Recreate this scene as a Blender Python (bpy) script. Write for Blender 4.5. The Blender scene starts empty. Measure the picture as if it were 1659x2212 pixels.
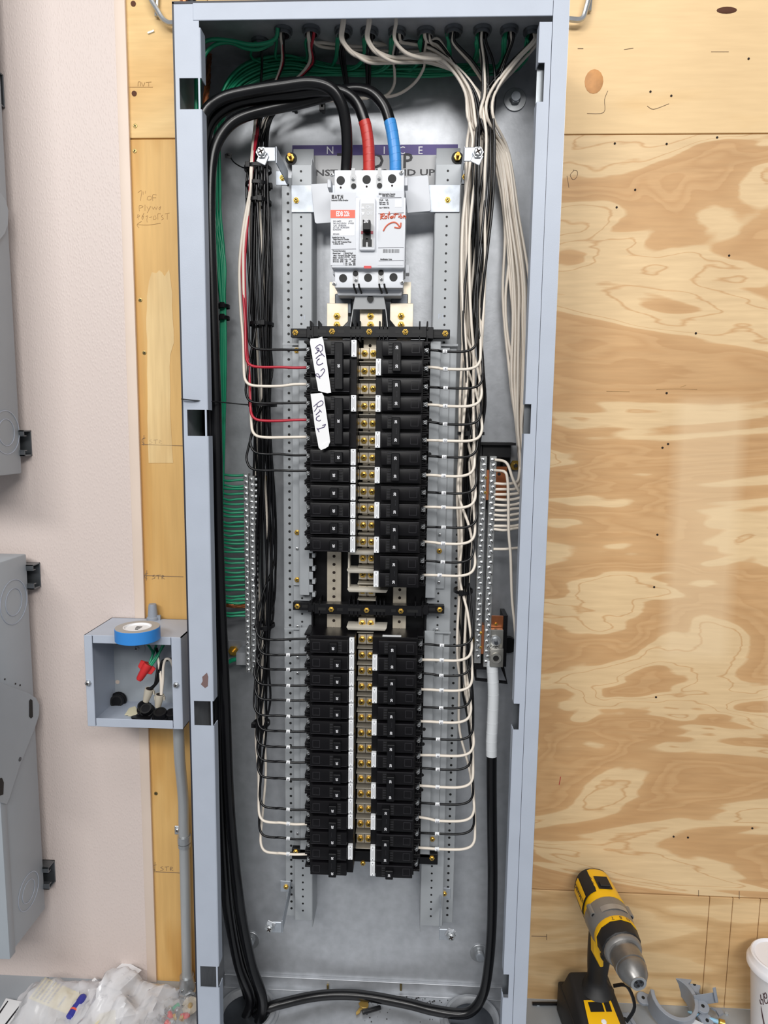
import bpy, bmesh, math, random
from mathutils import Vector, Matrix, Quaternion
random.seed(7)
PI = math.pi
scene = bpy.context.scene
COL = scene.collection

# ------------------------------------------------------------------ camera
IMG_W, IMG_H, FPX = 1659.0, 2212.0, 1447.83
PITCH, YAW, ROLL = 0.12335, 0.0429, 0.01256
CAM = Vector((0.0676, -1.07121, 0.9842))
_f = Vector((-math.sin(YAW)*math.cos(PITCH), math.cos(YAW)*math.cos(PITCH), -math.sin(PITCH)))
_r = Vector((math.cos(YAW), math.sin(YAW), 0)); _u = _r.cross(_f)
RT = _r*math.cos(ROLL)+_u*math.sin(ROLL); UP = -_r*math.sin(ROLL)+_u*math.cos(ROLL); FW = _f
cd = bpy.data.cameras.new('camera'); cam = bpy.data.objects.new('camera', cd); COL.objects.link(cam)
cd.sensor_fit = 'VERTICAL'; cd.sensor_height = 36.0; cd.lens = FPX/IMG_H*36.0
cd.clip_start = 0.02; cd.clip_end = 50
cam.matrix_world = Matrix(((RT.x, UP.x, -FW.x, CAM.x), (RT.y, UP.y, -FW.y, CAM.y), (RT.z, UP.z, -FW.z, CAM.z), (0, 0, 0, 1)))
scene.camera = cam

# ------------------------------------------------------------------ world, lamps, exposure
w = bpy.data.worlds.new('room_light'); scene.world = w; w.use_nodes = True
bg = w.node_tree.nodes['Background']; bg.inputs[0].default_value = (0.93, 0.96, 1.0, 1); bg.inputs[1].default_value = 0.235
def overhead_lamp(name, loc, target, sx, sy, power, col=(1, .985, .96)):
    l = bpy.data.lights.new(name, 'AREA'); l.shape = 'RECTANGLE'; l.size = sx; l.size_y = sy; l.energy = power; l.color = col
    o = bpy.data.objects.new(name, l); COL.objects.link(o); o.location = loc
    o.rotation_euler = (Vector(target)-Vector(loc)).to_track_quat('-Z', 'Y').to_euler()
    return o
overhead_lamp('overhead_lamp', (-1.3, -2.6, 2.5), (-.2, -.2, .8), 1.2, .5, 40)
overhead_lamp('overhead_lamp', (1.1, -2.7, 2.5), (.2, -.3, .8), 1.2, .5, 33)
overhead_lamp('overhead_lamp', (-.1, -1.25, 2.55), (-.1, -.3, 0), 1.2, .4, 8)  # weak fill lamp, added without a known fixture to brighten upward faces
overhead_lamp('overhead_lamp', (0.0, -3.6, 2.45), (0, 0, .6), 1.2, .6, 40)
vs = scene.view_settings
vs.view_transform = 'Standard'; vs.look = 'None'; vs.gamma = 1.0; vs.exposure = -0.03; vs.use_curve_mapping = False

# ------------------------------------------------------------------ points: a sight line met with a real plane of the place
def _ray(u, v): return FW + RT*((u-IMG_W/2)/FPX) - UP*((v-IMG_H/2)/FPX)
def P(u, v, Y):
    d = _ray(u, v); return CAM + d*((Y-CAM.y)/d.y)
def PZ(u, v, Z):
    d = _ray(u, v); return CAM + d*((Z-CAM.z)/d.z)
def PX(u, v, X):
    d = _ray(u, v); return CAM + d*((X-CAM.x)/d.x)

# ------------------------------------------------------------------ materials
MAT = {}
def _new(name):
    m = bpy.data.materials.new(name); m.use_nodes = True; MAT[name] = m
    nt = m.node_tree; return m, nt, nt.nodes['Principled BSDF']
def S(c):  # sRGB 0-255 -> linear
    return tuple(((x/255)/12.92 if x/255 <= .04045 else ((x/255+.055)/1.055)**2.4) for x in c)+(1,)
def plain(name, rgb, rough=.5, metal=0., var=.0, vscale=30., bump=0., bscale=200., coat=0., stretch=(1, 1, 1), spec=None):
    m, nt, b = _new(name); c = S(rgb)
    b.inputs['Base Color'].default_value = c; b.inputs['Roughness'].default_value = rough; b.inputs['Metallic'].default_value = metal
    if coat: b.inputs['Coat Weight'].default_value = coat
    if spec is not None: b.inputs['Specular IOR Level'].default_value = spec
    if var or bump:
        tc = nt.nodes.new('ShaderNodeTexCoord'); mp = nt.nodes.new('ShaderNodeMapping'); mp.inputs['Scale'].default_value = stretch
        nt.links.new(tc.outputs['Object'], mp.inputs['Vector'])
    if var:
        n = nt.nodes.new('ShaderNodeTexNoise'); n.inputs['Scale'].default_value = vscale; n.inputs['Detail'].default_value = 4
        nt.links.new(mp.outputs[0], n.inputs['Vector'])
        r = nt.nodes.new('ShaderNodeValToRGB'); r.color_ramp.elements[0].position = .3; r.color_ramp.elements[1].position = .7
        r.color_ramp.elements[0].color = tuple(x*(1-var) for x in c[:3])+(1,); r.color_ramp.elements[1].color = tuple(min(1, x*(1+var)) for x in c[:3])+(1,)
        nt.links.new(n.outputs['Fac'], r.inputs[0]); nt.links.new(r.outputs[0], b.inputs['Base Color'])
    if bump:
        n2 = nt.nodes.new('ShaderNodeTexNoise'); n2.inputs['Scale'].default_value = bscale; n2.inputs['Detail'].default_value = 3
        nt.links.new(mp.outputs[0], n2.inputs['Vector'])
        bp = nt.nodes.new('ShaderNodeBump'); bp.inputs['Strength'].default_value = bump; bp.inputs['Distance'].default_value = .001
        nt.links.new(n2.outputs['Fac'], bp.inputs['Height']); nt.links.new(bp.outputs[0], b.inputs['Normal'])
    return m
plain('grey_paint', (176, 184, 198), .42, 0, .03, 20, .10, 900)
plain('grey_paint_dark', (166, 173, 180), .45, 0, .04, 12, .10, 700)
plain('rail_paint', (160, 164, 168), .42, .1, .05, 25)
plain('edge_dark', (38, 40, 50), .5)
plain('galv', (178, 181, 186), .43, .5, .09, 60, .10, 260)
plain('chip', (116, 94, 92), .7)
plain('galv_bright', (178, 184, 192), .46, .6, .12, 90)
plain('zinc', (188, 191, 194), .34, .8, .08, 90)
plain('brass', (222, 182, 88), .28, .75, .08, 150)
plain('brass_dark', (150, 104, 40), .3, .9, .1, 150)
plain('black_plastic', (16, 16, 19), .42, 0, .12, 60, spec=.28)
plain('black_breaker', (14, 13, 16), .38, 0, .15, 40, spec=.26)
plain('black_deep', (8, 8, 9), .6)
plain('black_cable', (12, 12, 15), .27, 0, .2, 40)
plain('wire_black', (11, 11, 14), .28, spec=.4)
plain('wire_white', (232, 222, 209), .36, 0, .04, 30)
plain('wire_red', (178, 32, 52), .33)
plain('wire_green', (22, 142, 102), .36, 0, .10, 30)
plain('copper', (196, 122, 82), .3, .85, .15, 80)
plain('copper_strand', (150, 92, 58), .38, .8, .3, 300)
plain('tape_red', (188, 52, 46), .33)
plain('tape_blue', (62, 142, 214), .33)
plain('tape_white', (222, 226, 230), .4)
plain('white_plastic', (222, 225, 231), .42, 0, .02, 30)
plain('white_plate', (208, 211, 217), .45)
plain('white_sticker', (238, 240, 243), .5)
plain('paper_white', (236, 236, 238), .6)
plain('label_grey', (196, 197, 199), .5)
plain('ink', (34, 34, 40), .5)
plain('ink_soft', (120, 120, 128), .6)
plain('ink_white', (232, 232, 236), .5)
plain('purple', (64, 44, 124), .45)
plain('orange_red', (236, 96, 72), .45)
plain('marker_orange', (206, 84, 44), .5)
plain('marker_purple', (62, 48, 96), .5)
plain('red_plastic', (206, 48, 50), .38)
plain('red_dark', (150, 30, 52), .4)
plain('tin_plate', (206, 196, 178), .36, .55, .10, 60)
plain('beige_plastic', (206, 200, 188), .45, 0, .06, 40)
plain('clear_grey', (186, 188, 190), .3)
plain('alu_lug', (176, 174, 168), .34, .8, .1, 60)
plain('bar_metal', (190, 191, 190), .3, .85, .12, 150)
plain('strut_steel', (120, 124, 128), .35, .8, .1, 40)
plain('emt', (182, 185, 187), .36, .45, .10, 30, 0, 0, 0, (1, 1, .2))
plain('trim_beige', (220, 202, 188), .5, 0, .03, 10)
plain('blue_tape_roll', (52, 134, 212), .4)
plain('tape_core', (170, 165, 160), .5)
plain('grey_nut', (140, 146, 156), .45)
plain('tan_nut', (196, 188, 172), .45)
plain('cream', (226, 218, 186), .6)
plain('drill_yellow', (240, 186, 16), .36)
plain('drill_black', (26, 26, 28), .55, 0, .1, 60)
plain('drill_grey', (140, 138, 136), .36, .5, .05, 60)
plain('drill_silver', (176, 178, 182), .3, .7)
plain('chuck', (150, 148, 146), .34, .85, .15, 60)
plain('cup_white', (230, 228, 230), .45)
plain('lid_white', (238, 238, 244), .35)
plain('logo_brown', (66, 34, 40), .5)
plain('pvc_grey', (144, 150, 160), .42, 0, .05, 60)
plain('card_yellow', (238, 222, 134), .6)
plain('marker_blue', (52, 56, 150), .35)
plain('light_blue', (150, 198, 226), .4)
plain('pencil', (124, 104, 84), .8)
plain('pencil_light', (180, 146, 98), .8)
plain('painted_edge_highlight', (44, 43, 47), .25, spec=.6)  # lighter grey puts the highlights on breaker edges into the colour
plain('barrier_grey', (176, 170, 158), .42, .3, .08, 40)
plain('hole_dark', (36, 26, 20), .9)
plain('gold_screw', (150, 132, 84), .35, .8)
plain('knot', (86, 48, 28), .8)
plain('resin', (196, 140, 84), .6, 0, .2, 60)
plain('key_brass', (206, 170, 96), .35, .6)
plain('debris', (44, 42, 42), .8)
plain('steel_dark', (92, 96, 102), .35, .85, .12, 50)

def plywood(name, light, mid, dark, sx, sz, bands, seed, soft=.08, fib=.10, vertical=False, rings=False, faded=None):
    m, nt, b = _new(name); N = nt.nodes.new; L = nt.links.new
    tc = N('ShaderNodeTexCoord'); mp = N('ShaderNodeMapping'); mp.inputs['Scale'].default_value = (sx, 1, sz); mp.inputs['Location'].default_value = (seed, 0, seed*.7)
    L(tc.outputs['Object'], mp.inputs['Vector'])
    n = N('ShaderNodeTexNoise'); n.inputs['Scale'].default_value = 1.0; n.inputs['Detail'].default_value = 3.5; n.inputs['Roughness'].default_value = .50; n.inputs['Distortion'].default_value = .9
    L(mp.outputs[0], n.inputs['Vector'])
    mp3 = N('ShaderNodeMapping'); mp3.inputs['Scale'].default_value = (14, 1, 150) if not vertical else (150, 1, 10)
    L(tc.outputs['Object'], mp3.inputs['Vector'])
    n3 = N('ShaderNodeTexNoise'); n3.inputs['Scale'].default_value = 1.0; n3.inputs['Detail'].default_value = 3
    L(mp3.outputs[0], n3.inputs['Vector'])
    j = N('ShaderNodeMath'); j.operation = 'MULTIPLY_ADD'; j.inputs[1].default_value = .018; L(n3.outputs['Fac'], j.inputs[0]); L(n.outputs['Fac'], j.inputs[2])
    mu = N('ShaderNodeMath'); mu.operation = 'MULTIPLY'; mu.inputs[1].default_value = bands; L(j.outputs[0], mu.inputs[0])
    fr = N('ShaderNodeMath'); fr.operation = 'PINGPONG'; fr.inputs[1].default_value = 1.0; L(mu.outputs[0], fr.inputs[0])
    r = N('ShaderNodeValToRGB'); e = r.color_ramp.elements
    e[0].position = 0; e[0].color = S(light); e[1].position = 1; e[1].color = S(dark)
    a = e.new(.50-soft); a.color = S(light); c = e.new(.50+soft*.4); c.color = S(mid)
    if rings:
        for ps, cl in ((.20, light), (.235, mid), (.27, light), (.80, dark), (.83, mid), (.90, mid)): q_ = e.new(ps); q_.color = S(cl)
    L(fr.outputs[0], r.inputs[0])
    # fibres
    rf = N('ShaderNodeValToRGB'); rf.color_ramp.elements[0].position = .25; rf.color_ramp.elements[1].position = .75
    rf.color_ramp.elements[0].color = (1-fib*1.6, 1-fib*1.8, 1-fib*2, 1); rf.color_ramp.elements[1].color = (1, 1, 1, 1)
    L(n3.outputs['Fac'], rf.inputs[0])
    mx = N('ShaderNodeMix'); mx.data_type = 'RGBA'; mx.blend_type = 'MULTIPLY'; mx.inputs[0].default_value = 1
    L(r.outputs[0], mx.inputs[6]); L(rf.outputs[0], mx.inputs[7])
    n4 = N('ShaderNodeTexNoise'); n4.inputs['Scale'].default_value = 3.2; n4.inputs['Detail'].default_value = 3
    L(tc.outputs['Object'], n4.inputs['Vector'])
    r4 = N('ShaderNodeValToRGB'); r4.color_ramp.elements[0].position = .3; r4.color_ramp.elements[1].position = .7
    r4.color_ramp.elements[0].color = (.88, .86, .84, 1); r4.color_ramp.elements[1].color = (1.04, 1.04, 1.04, 1); L(n4.outputs['Fac'], r4.inputs[0])
    m2 = N('ShaderNodeMix'); m2.data_type = 'RGBA'; m2.blend_type = 'MULTIPLY'; m2.inputs[0].default_value = 1
    L(mx.outputs[2], m2.inputs[6]); L(r4.outputs[0], m2.inputs[7])
    last = m2.outputs[2]
    for (x0, x1, z0, z1, amt) in faded or []:      # sun-bleached areas with edges of their own
        sp = N('ShaderNodeSeparateXYZ'); L(tc.outputs['Object'], sp.inputs[0]); f_ = None
        for ax_, lo, hi in (('X', x0, x1), ('Z', z0, z1)):
            for lim, sg in ((lo, 1), (hi, -1)):
                mr = N('ShaderNodeMapRange'); mr.inputs['From Min'].default_value = lim-.012*sg; mr.inputs['From Max'].default_value = lim+.012*sg
                L(sp.outputs[ax_], mr.inputs['Value'])
                if f_ is None: f_ = mr.outputs[0]
                else:
                    mm = N('ShaderNodeMath'); mm.operation = 'MULTIPLY'; L(f_, mm.inputs[0]); L(mr.outputs[0], mm.inputs[1]); f_ = mm.outputs[0]
        mf = N('ShaderNodeMath'); mf.operation = 'MULTIPLY'; mf.inputs[1].default_value = amt; L(f_, mf.inputs[0])
        mz = N('ShaderNodeMix'); mz.data_type = 'RGBA'; L(mf.outputs[0], mz.inputs[0]); L(last, mz.inputs[6]); mz.inputs[7].default_value = S((246, 222, 184)); last = mz.outputs[2]
    L(last, b.inputs['Base Color']); b.inputs['Roughness'].default_value = .62
    bp = N('ShaderNodeBump'); bp.inputs['Strength'].default_value = .12; bp.inputs['Distance'].default_value = .001
    L(n3.outputs['Fac'], bp.inputs['Height']); L(bp.outputs[0], b.inputs['Normal'])
    return m
plywood('ply_upper', (240, 208, 158), (236, 202, 150), (226, 188, 134), 1.6, 7, 4, 3.1, .2, .06)
plywood('ply_main', (236, 206, 160), (216, 174, 124), (208, 164, 114), 1.25, 5.2, 9.0, 2.3, .05, .10, False, True, [(.478, .578, .62, 1.035, .34), (.652, 1.3, .5, 1.32, .34)])
plywood('ply_lower', (230, 198, 150), (222, 186, 136), (208, 170, 120), 1.3, 9, 10, 9.2, .12, .10)
plywood('ply_left', (226, 184, 116), (214, 168, 98), (196, 144, 76), 8, 1.3, 5, 4.4, .2, .08, True)
plywood('ply_left_top', (236, 202, 142), (228, 190, 128), (214, 170, 104), 2, 6, 3, 6.4, .2, .08)

plywood('ply_patch', (236, 206, 150), (230, 196, 138), (222, 186, 124), 9, 1.5, 4, 2.2, .2, .10, True)
def frp(name):
    m, nt, b = _new(name); N = nt.nodes.new; L = nt.links.new
    b.inputs['Base Color'].default_value = S((211, 197, 191)); b.inputs['Roughness'].default_value = .48
    tc = N('ShaderNodeTexCoord'); mp = N('ShaderNodeMapping'); mp.inputs['Scale'].default_value = (1.0, 1, .50)
    mp.inputs['Rotation'].default_value = (0, .25, 0)
    L(tc.outputs['Object'], mp.inputs['Vector'])
    v = N('ShaderNodeTexVoronoi'); v.feature = 'SMOOTH_F1'; v.inputs['Scale'].default_value = 350; v.inputs['Smoothness'].default_value = .4; v.inputs['Randomness'].default_value = 1
    L(mp.outputs[0], v.inputs['Vector'])
    r = N('ShaderNodeValToRGB'); r.color_ramp.elements[0].position = .05; r.color_ramp.elements[1].position = .52
    L(v.outputs['Distance'], r.inputs[0]); r.color_ramp.elements[0].color = (1, 1, 1, 1); r.color_ramp.elements[1].color = (0, 0, 0, 1)
    bp = N('ShaderNodeBump'); bp.inputs['Strength'].default_value = .36; bp.inputs['Distance'].default_value = .0008
    L(r.outputs[0], bp.inputs['Height']); L(bp.outputs[0], b.inputs['Normal'])
frp('frp')

def plastic_film(name, rgb, alpha):
    m, nt, b = _new(name); N = nt.nodes.new; L = nt.links.new
    b.inputs['Base Color'].default_value = S(rgb); b.inputs['Roughness'].default_value = .13; b.inputs['Alpha'].default_value = alpha
    b.inputs['Specular IOR Level'].default_value = .7
plastic_film('film', (246, 246, 250), .58)
plastic_film('film_clear', (236, 238, 242), .22)
plastic_film('shield', (200, 202, 204), .55)
# ------------------------------------------------------------------ mesh building
class MB:
    def __init__(s): s.v = []; s.f = []
    def add(s, vs, fs):
        o = len(s.v); s.v += [Vector(p) for p in vs]; s.f += [tuple(i+o for i in f) for f in fs]; return s
    def box(s, x0, x1, y0, y1, z0, z1):
        return s.add([(x0, y0, z0), (x1, y0, z0), (x1, y1, z0), (x0, y1, z0), (x0, y0, z1), (x1, y0, z1), (x1, y1, z1), (x0, y1, z1)],
                     [(0, 3, 2, 1), (4, 5, 6, 7), (0, 1, 5, 4), (1, 2, 6, 5), (2, 3, 7, 6), (3, 0, 4, 7)])
    def hexa(s, p): # 8 points, bottom ring 0-3, top ring 4-7
        return s.add(p, [(0, 3, 2, 1), (4, 5, 6, 7), (0, 1, 5, 4), (1, 2, 6, 5), (2, 3, 7, 6), (3, 0, 4, 7)])
    def frame(s, d):
        d = Vector(d).normalized(); a = Vector((0, 0, 1)) if abs(d.z) < .9 else Vector((1, 0, 0))
        x = a.cross(d).normalized(); return x, d.cross(x).normalized(), d
    def lathe(s, prof, org, axis, n=16, cap=True):   # prof: (r, h)
        x, y, d = s.frame(axis); org = Vector(org); vs = []; fs = []
        for r, h in prof:
            for k in range(n):
                t = 2*PI*k/n; vs.append(org + d*h + x*(r*math.cos(t)) + y*(r*math.sin(t)))
        for i in range(len(prof)-1):
            for k in range(n):
                a, b_ = i*n+k, i*n+(k+1) % n; fs.append((a, b_, b_+n, a+n))
        if cap:
            fs.append(tuple(reversed(range(n)))); fs.append(tuple(range((len(prof)-1)*n, len(prof)*n)))
        return s.add(vs, fs)
    def cyl(s, p0, p1, r, n=14, r1=None):
        p0, p1 = Vector(p0), Vector(p1); return s.lathe([(r, 0), (r if r1 is None else r1, (p1-p0).length)], p0, p1-p0, n)
    def disc(s, c, axis, r, h, n=14):
        return s.lathe([(r, 0), (r, h)], c, axis, n)
    def prism(s, poly, d):      # poly: 3D points of one face, d: extrusion vector
        poly = [Vector(p) for p in poly]; d = Vector(d); n = len(poly)
        nrm = Vector((0, 0, 0))
        for i in range(n): nrm += poly[i].cross(poly[(i+1) % n])
        if nrm.dot(d) > 0: poly = poly[::-1]
        vs = poly + [p+d for p in poly]
        fs = [tuple(range(n)), tuple(reversed(range(n, 2*n)))] + [(i, i+n, (i+1) % n+n, (i+1) % n) for i in range(n)]
        return s.add(vs, fs)
    def ring(s, c, axis, ro, ri, h, n=20):
        x, y, d = s.frame(axis); c = Vector(c); vs = []; fs = []
        for r, hh in ((ro, 0), (ro, h), (ri, h), (ri, 0)):
            for k in range(n):
                t = 2*PI*k/n; vs.append(c + d*hh + x*(r*math.cos(t)) + y*(r*math.sin(t)))
        for i in range(4):
            for k in range(n):
                a, b_ = i*n+k, i*n+(k+1) % n; j = ((i+1) % 4)*n; fs.append((a, b_, j+(k+1) % n, j+k))
        return s.add(vs, fs)
    def tube(s, pts, r, n=7, flat=None):
        pts = [Vector(p) for p in pts]; m = len(pts); vs = []; fs = []
        rs = r if isinstance(r, (list, tuple)) else [r]*m
        t0 = (pts[1]-pts[0]).normalized(); x, y, _ = s.frame(t0)
        for i in range(m):
            t = (pts[min(i+1, m-1)]-pts[max(i-1, 0)])
            t = t.normalized() if t.length > 1e-9 else t0
            q = t0.rotation_difference(t); x = q @ x; y = q @ y; t0 = t
            for k in range(n):
                a = 2*PI*k/n; vs.append(pts[i] + x*(rs[i]*math.cos(a)) + y*(rs[i]*math.sin(a)*(flat or 1)))
        for i in range(m-1):
            for k in range(n):
                a, b_ = i*n+k, i*n+(k+1) % n; fs.append((a, b_, b_+n, a+n))
        fs.append(tuple(reversed(range(n)))); fs.append(tuple(range((m-1)*n, m*n)))
        return s.add(vs, fs)
    def mesh(s, name, off=None, bevel=0., seg=1, smooth=35):
        me = bpy.data.meshes.new(name)
        vs = [v-off for v in s.v] if off is not None else s.v
        me.from_pydata([tuple(v) for v in vs], [], s.f)
        if bevel or True:
            bm = bmesh.new(); bm.from_mesh(me)
            bmesh.ops.recalc_face_normals(bm, faces=bm.faces)
            if bevel:
                ed = [e for e in bm.edges if len(e.link_faces) == 2 and e.calc_face_angle(0) > .6]
                bmesh.ops.bevel(bm, geom=ed, offset=bevel, segments=seg, affect='EDGES', profile=.5, clamp_overlap=True)
            bm.to_mesh(me); bm.free()
        if smooth:
            for p in me.polygons: p.use_smooth = True
            me.set_sharp_from_angle(angle=math.radians(smooth))
        me.update(); return me
    def build(s, name, mat, parent=None, bevel=0., seg=1, smooth=35, label=None):
        off = top_loc(parent) if parent else None
        me = s.mesh(name, off, bevel, seg, smooth); me.materials.append(MAT[mat])
        o = bpy.data.objects.new(name, me); COL.objects.link(o)
        if parent: o.parent = parent
        if label: o['label'] = label
        return o
def top_loc(o):
    while o.parent: o = o.parent
    return o.location
def tag(o, label=None, cat=None, group=None, kind=None):
    if label: o['label'] = label
    if cat: o['category'] = cat
    if group: o['group'] = group
    if kind: o['kind'] = kind
    return o
def thing(name, loc, label=None, cat=None, group=None, kind=None):
    o = bpy.data.objects.new(name, None); COL.objects.link(o); o.location = loc; o.empty_display_size = .02
    return tag(o, label, cat, group, kind)
def copy_tree(o, parent=None):
    c = o.copy(); COL.objects.link(c); c.parent = parent
    for ch in KIDS.get(o.name) or []: copy_tree(ch, c)
    return c
KIDS = {}
def inst(me, name, parent, loc, rot=None):   # a further piece that shares mesh data, loc in world
    o = bpy.data.objects.new(name, me); COL.objects.link(o); o.parent = parent; o.location = Vector(loc)-top_loc(parent)
    if rot: o.rotation_euler = rot
    return o
def spline(pts, k=6):
    pts = [Vector(p) for p in pts]; n = len(pts); out = []
    for i in range(n-1):
        p0 = pts[max(i-1, 0)]; p1 = pts[i]; p2 = pts[i+1]; p3 = pts[min(i+2, n-1)]
        m1 = (p2-p0)*.5; m2 = (p3-p1)*.5
        L = (p2-p1).length
        if m1.length > L*1.2: m1 *= L*1.2/m1.length
        if m2.length > L*1.2: m2 *= L*1.2/m2.length
        for j in range(k):
            t = j/k; a = 2*t**3-3*t*t+1; b_ = t**3-2*t*t+t; c = -2*t**3+3*t*t; d = t**3-t*t
            out.append(p1*a+m1*b_+p2*c+m2*d)
    out.append(pts[-1]); return out
_txt = {}
def text_data(s, size, bold=0.):
    key = (s, size, bold)
    if key in _txt: return _txt[key]
    cu = bpy.data.curves.new('lettering', 'FONT'); cu.body = s; cu.size = size; cu.align_x = 'CENTER'; cu.align_y = 'CENTER'; cu.resolution_u = 2; cu.offset = bold
    ob = bpy.data.objects.new('lettering', cu); COL.objects.link(ob)
    dg = bpy.context.evaluated_depsgraph_get(); me = bpy.data.meshes.new_from_object(ob.evaluated_get(dg))
    vs = [v.co.copy() for v in me.vertices]; fs = [tuple(p.vertices) for p in me.polygons]
    bpy.data.objects.remove(ob); bpy.data.meshes.remove(me); bpy.data.curves.remove(cu)
    _txt[key] = (vs, fs); return vs, fs
def letter(mb, s, size, c, xd=(1, 0, 0), yd=(0, 0, 1), sx=1., bold=0., fit=None):
    vs, fs = text_data(s, size, bold); c, xd, yd = Vector(c), Vector(xd).normalized(), Vector(yd).normalized()
    if fit and vs:
        wdt = max(v.x for v in vs)-min(v.x for v in vs); sx = fit/max(wdt, 1e-6)
    mb.add([c+xd*(v.x*sx)+yd*v.y for v in vs], fs); return mb
def strokes(mb, lines, Y, r, k=4, n=5):
    for ln in lines:
        pts = [P(u, v, Y) for u, v in ln]
        mb.tube(spline(pts, k) if len(pts) > 2 else pts, r, n)
    return mb
ORD = ['first', 'second', 'third', 'fourth', 'fifth', 'sixth', 'seventh', 'eighth', 'ninth', 'tenth', 'eleventh', 'twelfth', 'thirteenth', 'fourteenth', 'fifteenth', 'sixteenth', 'seventeenth', 'eighteenth', 'nineteenth', 'twentieth']
def ordw(i):
    if i < 20: return ORD[i]
    t, u = divmod(i+1, 10); T = {2: 'twent', 3: 'thirt', 4: 'fort', 5: 'fift'}[t]
    return T+'ieth' if u == 0 else T+'y-'+ORD[u-1]
def screw_mesh(name, r, h, mat, slot='cross', n=8, hexed=True):
    # head along -Y, base at origin
    mb = MB()
    if hexed: mb.lathe([(r, 0), (r, h*.45)], (0, 0, 0), (0, -1, 0), 6)
    mb.lathe([(r*.82, h*.3), (r*.78, h*.8), (r*.55, h)], (0, 0, 0), (0, -1, 0), n)
    me = mb.mesh(name, None); me.materials.append(MAT[mat]); me.materials.append(MAT['hole_dark'])
    # slots as inlaid dark bars
    bm = bmesh.new(); bm.from_mesh(me)
    def bar(a):
        c, s_ = math.cos(a), math.sin(a); L, W_ = r*.5, r*.13
        q = []
        for dx, dz in ((-L, -W_), (L, -W_), (L, W_), (-L, W_)): q.append(bm.verts.new((dx*c-dz*s_, -h*1.02, dx*s_+dz*c)))
        f = bm.faces.new(q); f.material_index = 1
    bar(.5)
    if slot == 'cross': bar(.5+PI/2)
    bm.to_mesh(me); bm.free(); return me
SCR_BRASS = screw_mesh('brass_screw', .0043, .0035, 'brass')
SCR_BRASSD = screw_mesh('bus_screw', .0052, .0036, 'brass')
SCR_ZINC = screw_mesh('zinc_screw', .0042, .0034, 'zinc')
SCR_SMALL = screw_mesh('small_screw', .0030, .0022, 'zinc', hexed=False)
SCR_SLOT = screw_mesh('terminal_screw', .0034, .0026, 'zinc', 'slot', hexed=False)
SCR_BAR = screw_mesh('bar_screw', .0031, .0016, 'zinc', 'slot', hexed=False, n=7)
SCR_WOOD = screw_mesh('wood_screw', .0042, .0008, 'gold_screw', hexed=False)
# ================================================================== the setting
D = .146                      # depth of the enclosure
SEAM_HI, SEAM_LO = 1.423, .204
wb = thing('wall_back', (0, 0, 0), 'plywood-clad back wall behind the panel', None, None, 'structure')
def sheet(x0, x1, z0, z1, mat, lab):
    return MB().box(x0, x1, .0006, .0186, z0, z1).build('plywood_sheet', mat, wb, .0007, 1, label=lab)
up_r = sheet(-.251, 1.1, SEAM_HI+.0008, 2.2, 'ply_upper', 'pale upper plywood sheet')
main_r = sheet(-.251, 1.1, SEAM_LO+.0008, SEAM_HI-.0008, 'ply_main', 'large plywood sheet with swirling brown grain')
up_l = sheet(-1.3, -.252, SEAM_HI-.0012, 2.2, 'ply_left_top', 'pale plywood above the left seam')
low_l = sheet(-1.3, -.252, -.004, SEAM_HI-.003, 'ply_left', 'amber plywood strip with vertical grain')
xs = [-.251] + [P(u, 2030, 0).x for u in (1527, 1577, 1636)] + [1.1]
for a, b_ in zip(xs[:-1], xs[1:]): sheet(a+.0005, b_-.0005, -.004, SEAM_LO-.0012, 'ply_lower', None)
def ply_dot(sheet_o, u, v, r, mat='hole_dark', name='screw_hole', sy=1.):
    c = P(u, v, .0004); MB().disc(c, (0, -1, 0), r, .0006, 10).build(name, mat, sheet_o)
for u, v in ((1328, 310), (1440, 311), (1549, 297), (1372, 410), (1332, 448), (1575, 552), (1405, 198), (1450, 207), (1617, 127)): ply_dot(up_r if v < 290 else main_r, u, v, .0016)
for u, v in ((1440, 849), (1431, 967), (1443, 959), (1420, 1155), (1413, 1268), (1503, 720), (1417, 1506), (1625, 1789), (1455, 1807), (1486, 1809)): ply_dot(main_r, u, v, .0017)
c = P(1570, 22, .0003); k = MB(); k.lathe([(.0145, 0), (.012, .0006)], c, (0, -1, 0), 16)
for vv in k.v: vv.z = c.z+(vv.z-c.z)*.32
k.build('knot', 'knot', up_r)
mb = MB(); cc = P(1283, 176, .0003); mb.lathe([(.017, 0), (.015, .0005)], cc, (0, -1, 0), 16)
for vv in mb.v: vv.x = cc.x+(vv.x-cc.x)*.8
mb.build('resin_stain', 'resin', up_r)
strokes(MB(), [[(1348, 107), (1368, 104)], [(1398, 229), (1412, 236), (1445, 224)], [(1313, 196), (1306, 215), (1304, 243), (1268, 245)], [(1260, 105), (1248, 105)], [(1536, 112), (1574, 112)]], .0004, .00045).build('pencil_mark', 'pencil', up_r)
strokes(MB(), [[(1225, 380), (1229, 405)], [(1240, 368), (1232, 378), (1238, 388), (1246, 382), (1247, 370), (1238, 367)]], .0004, .0004).build('pencil_mark', 'pencil', main_r)
strokes(MB(), [[(1211, 1678), (1208, 1695)]], .0004, .0006).build('red_mark', 'wire_red', main_r)
strokes(MB(), [[(1418, 841), (1460, 840), (1506, 841)], [(1470, 836), (1482, 832)], [(1310, 845), (1360, 846)]], .0004, .00035).build('scuff', 'pencil_light', main_r)
strokes(MB(), [[(1148, 2022), (1181, 2023)], [(1181, 2018), (1181, 2030)]], .0004, .0006).build('pencil_mark', 'pencil', wb)
strokes(MB(), [[(1509, 1923), (1509, 1936)], [(1597, 1925), (1597, 1942)]], .0004, .0005).build('pencil_mark', 'pencil', main_r)
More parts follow.
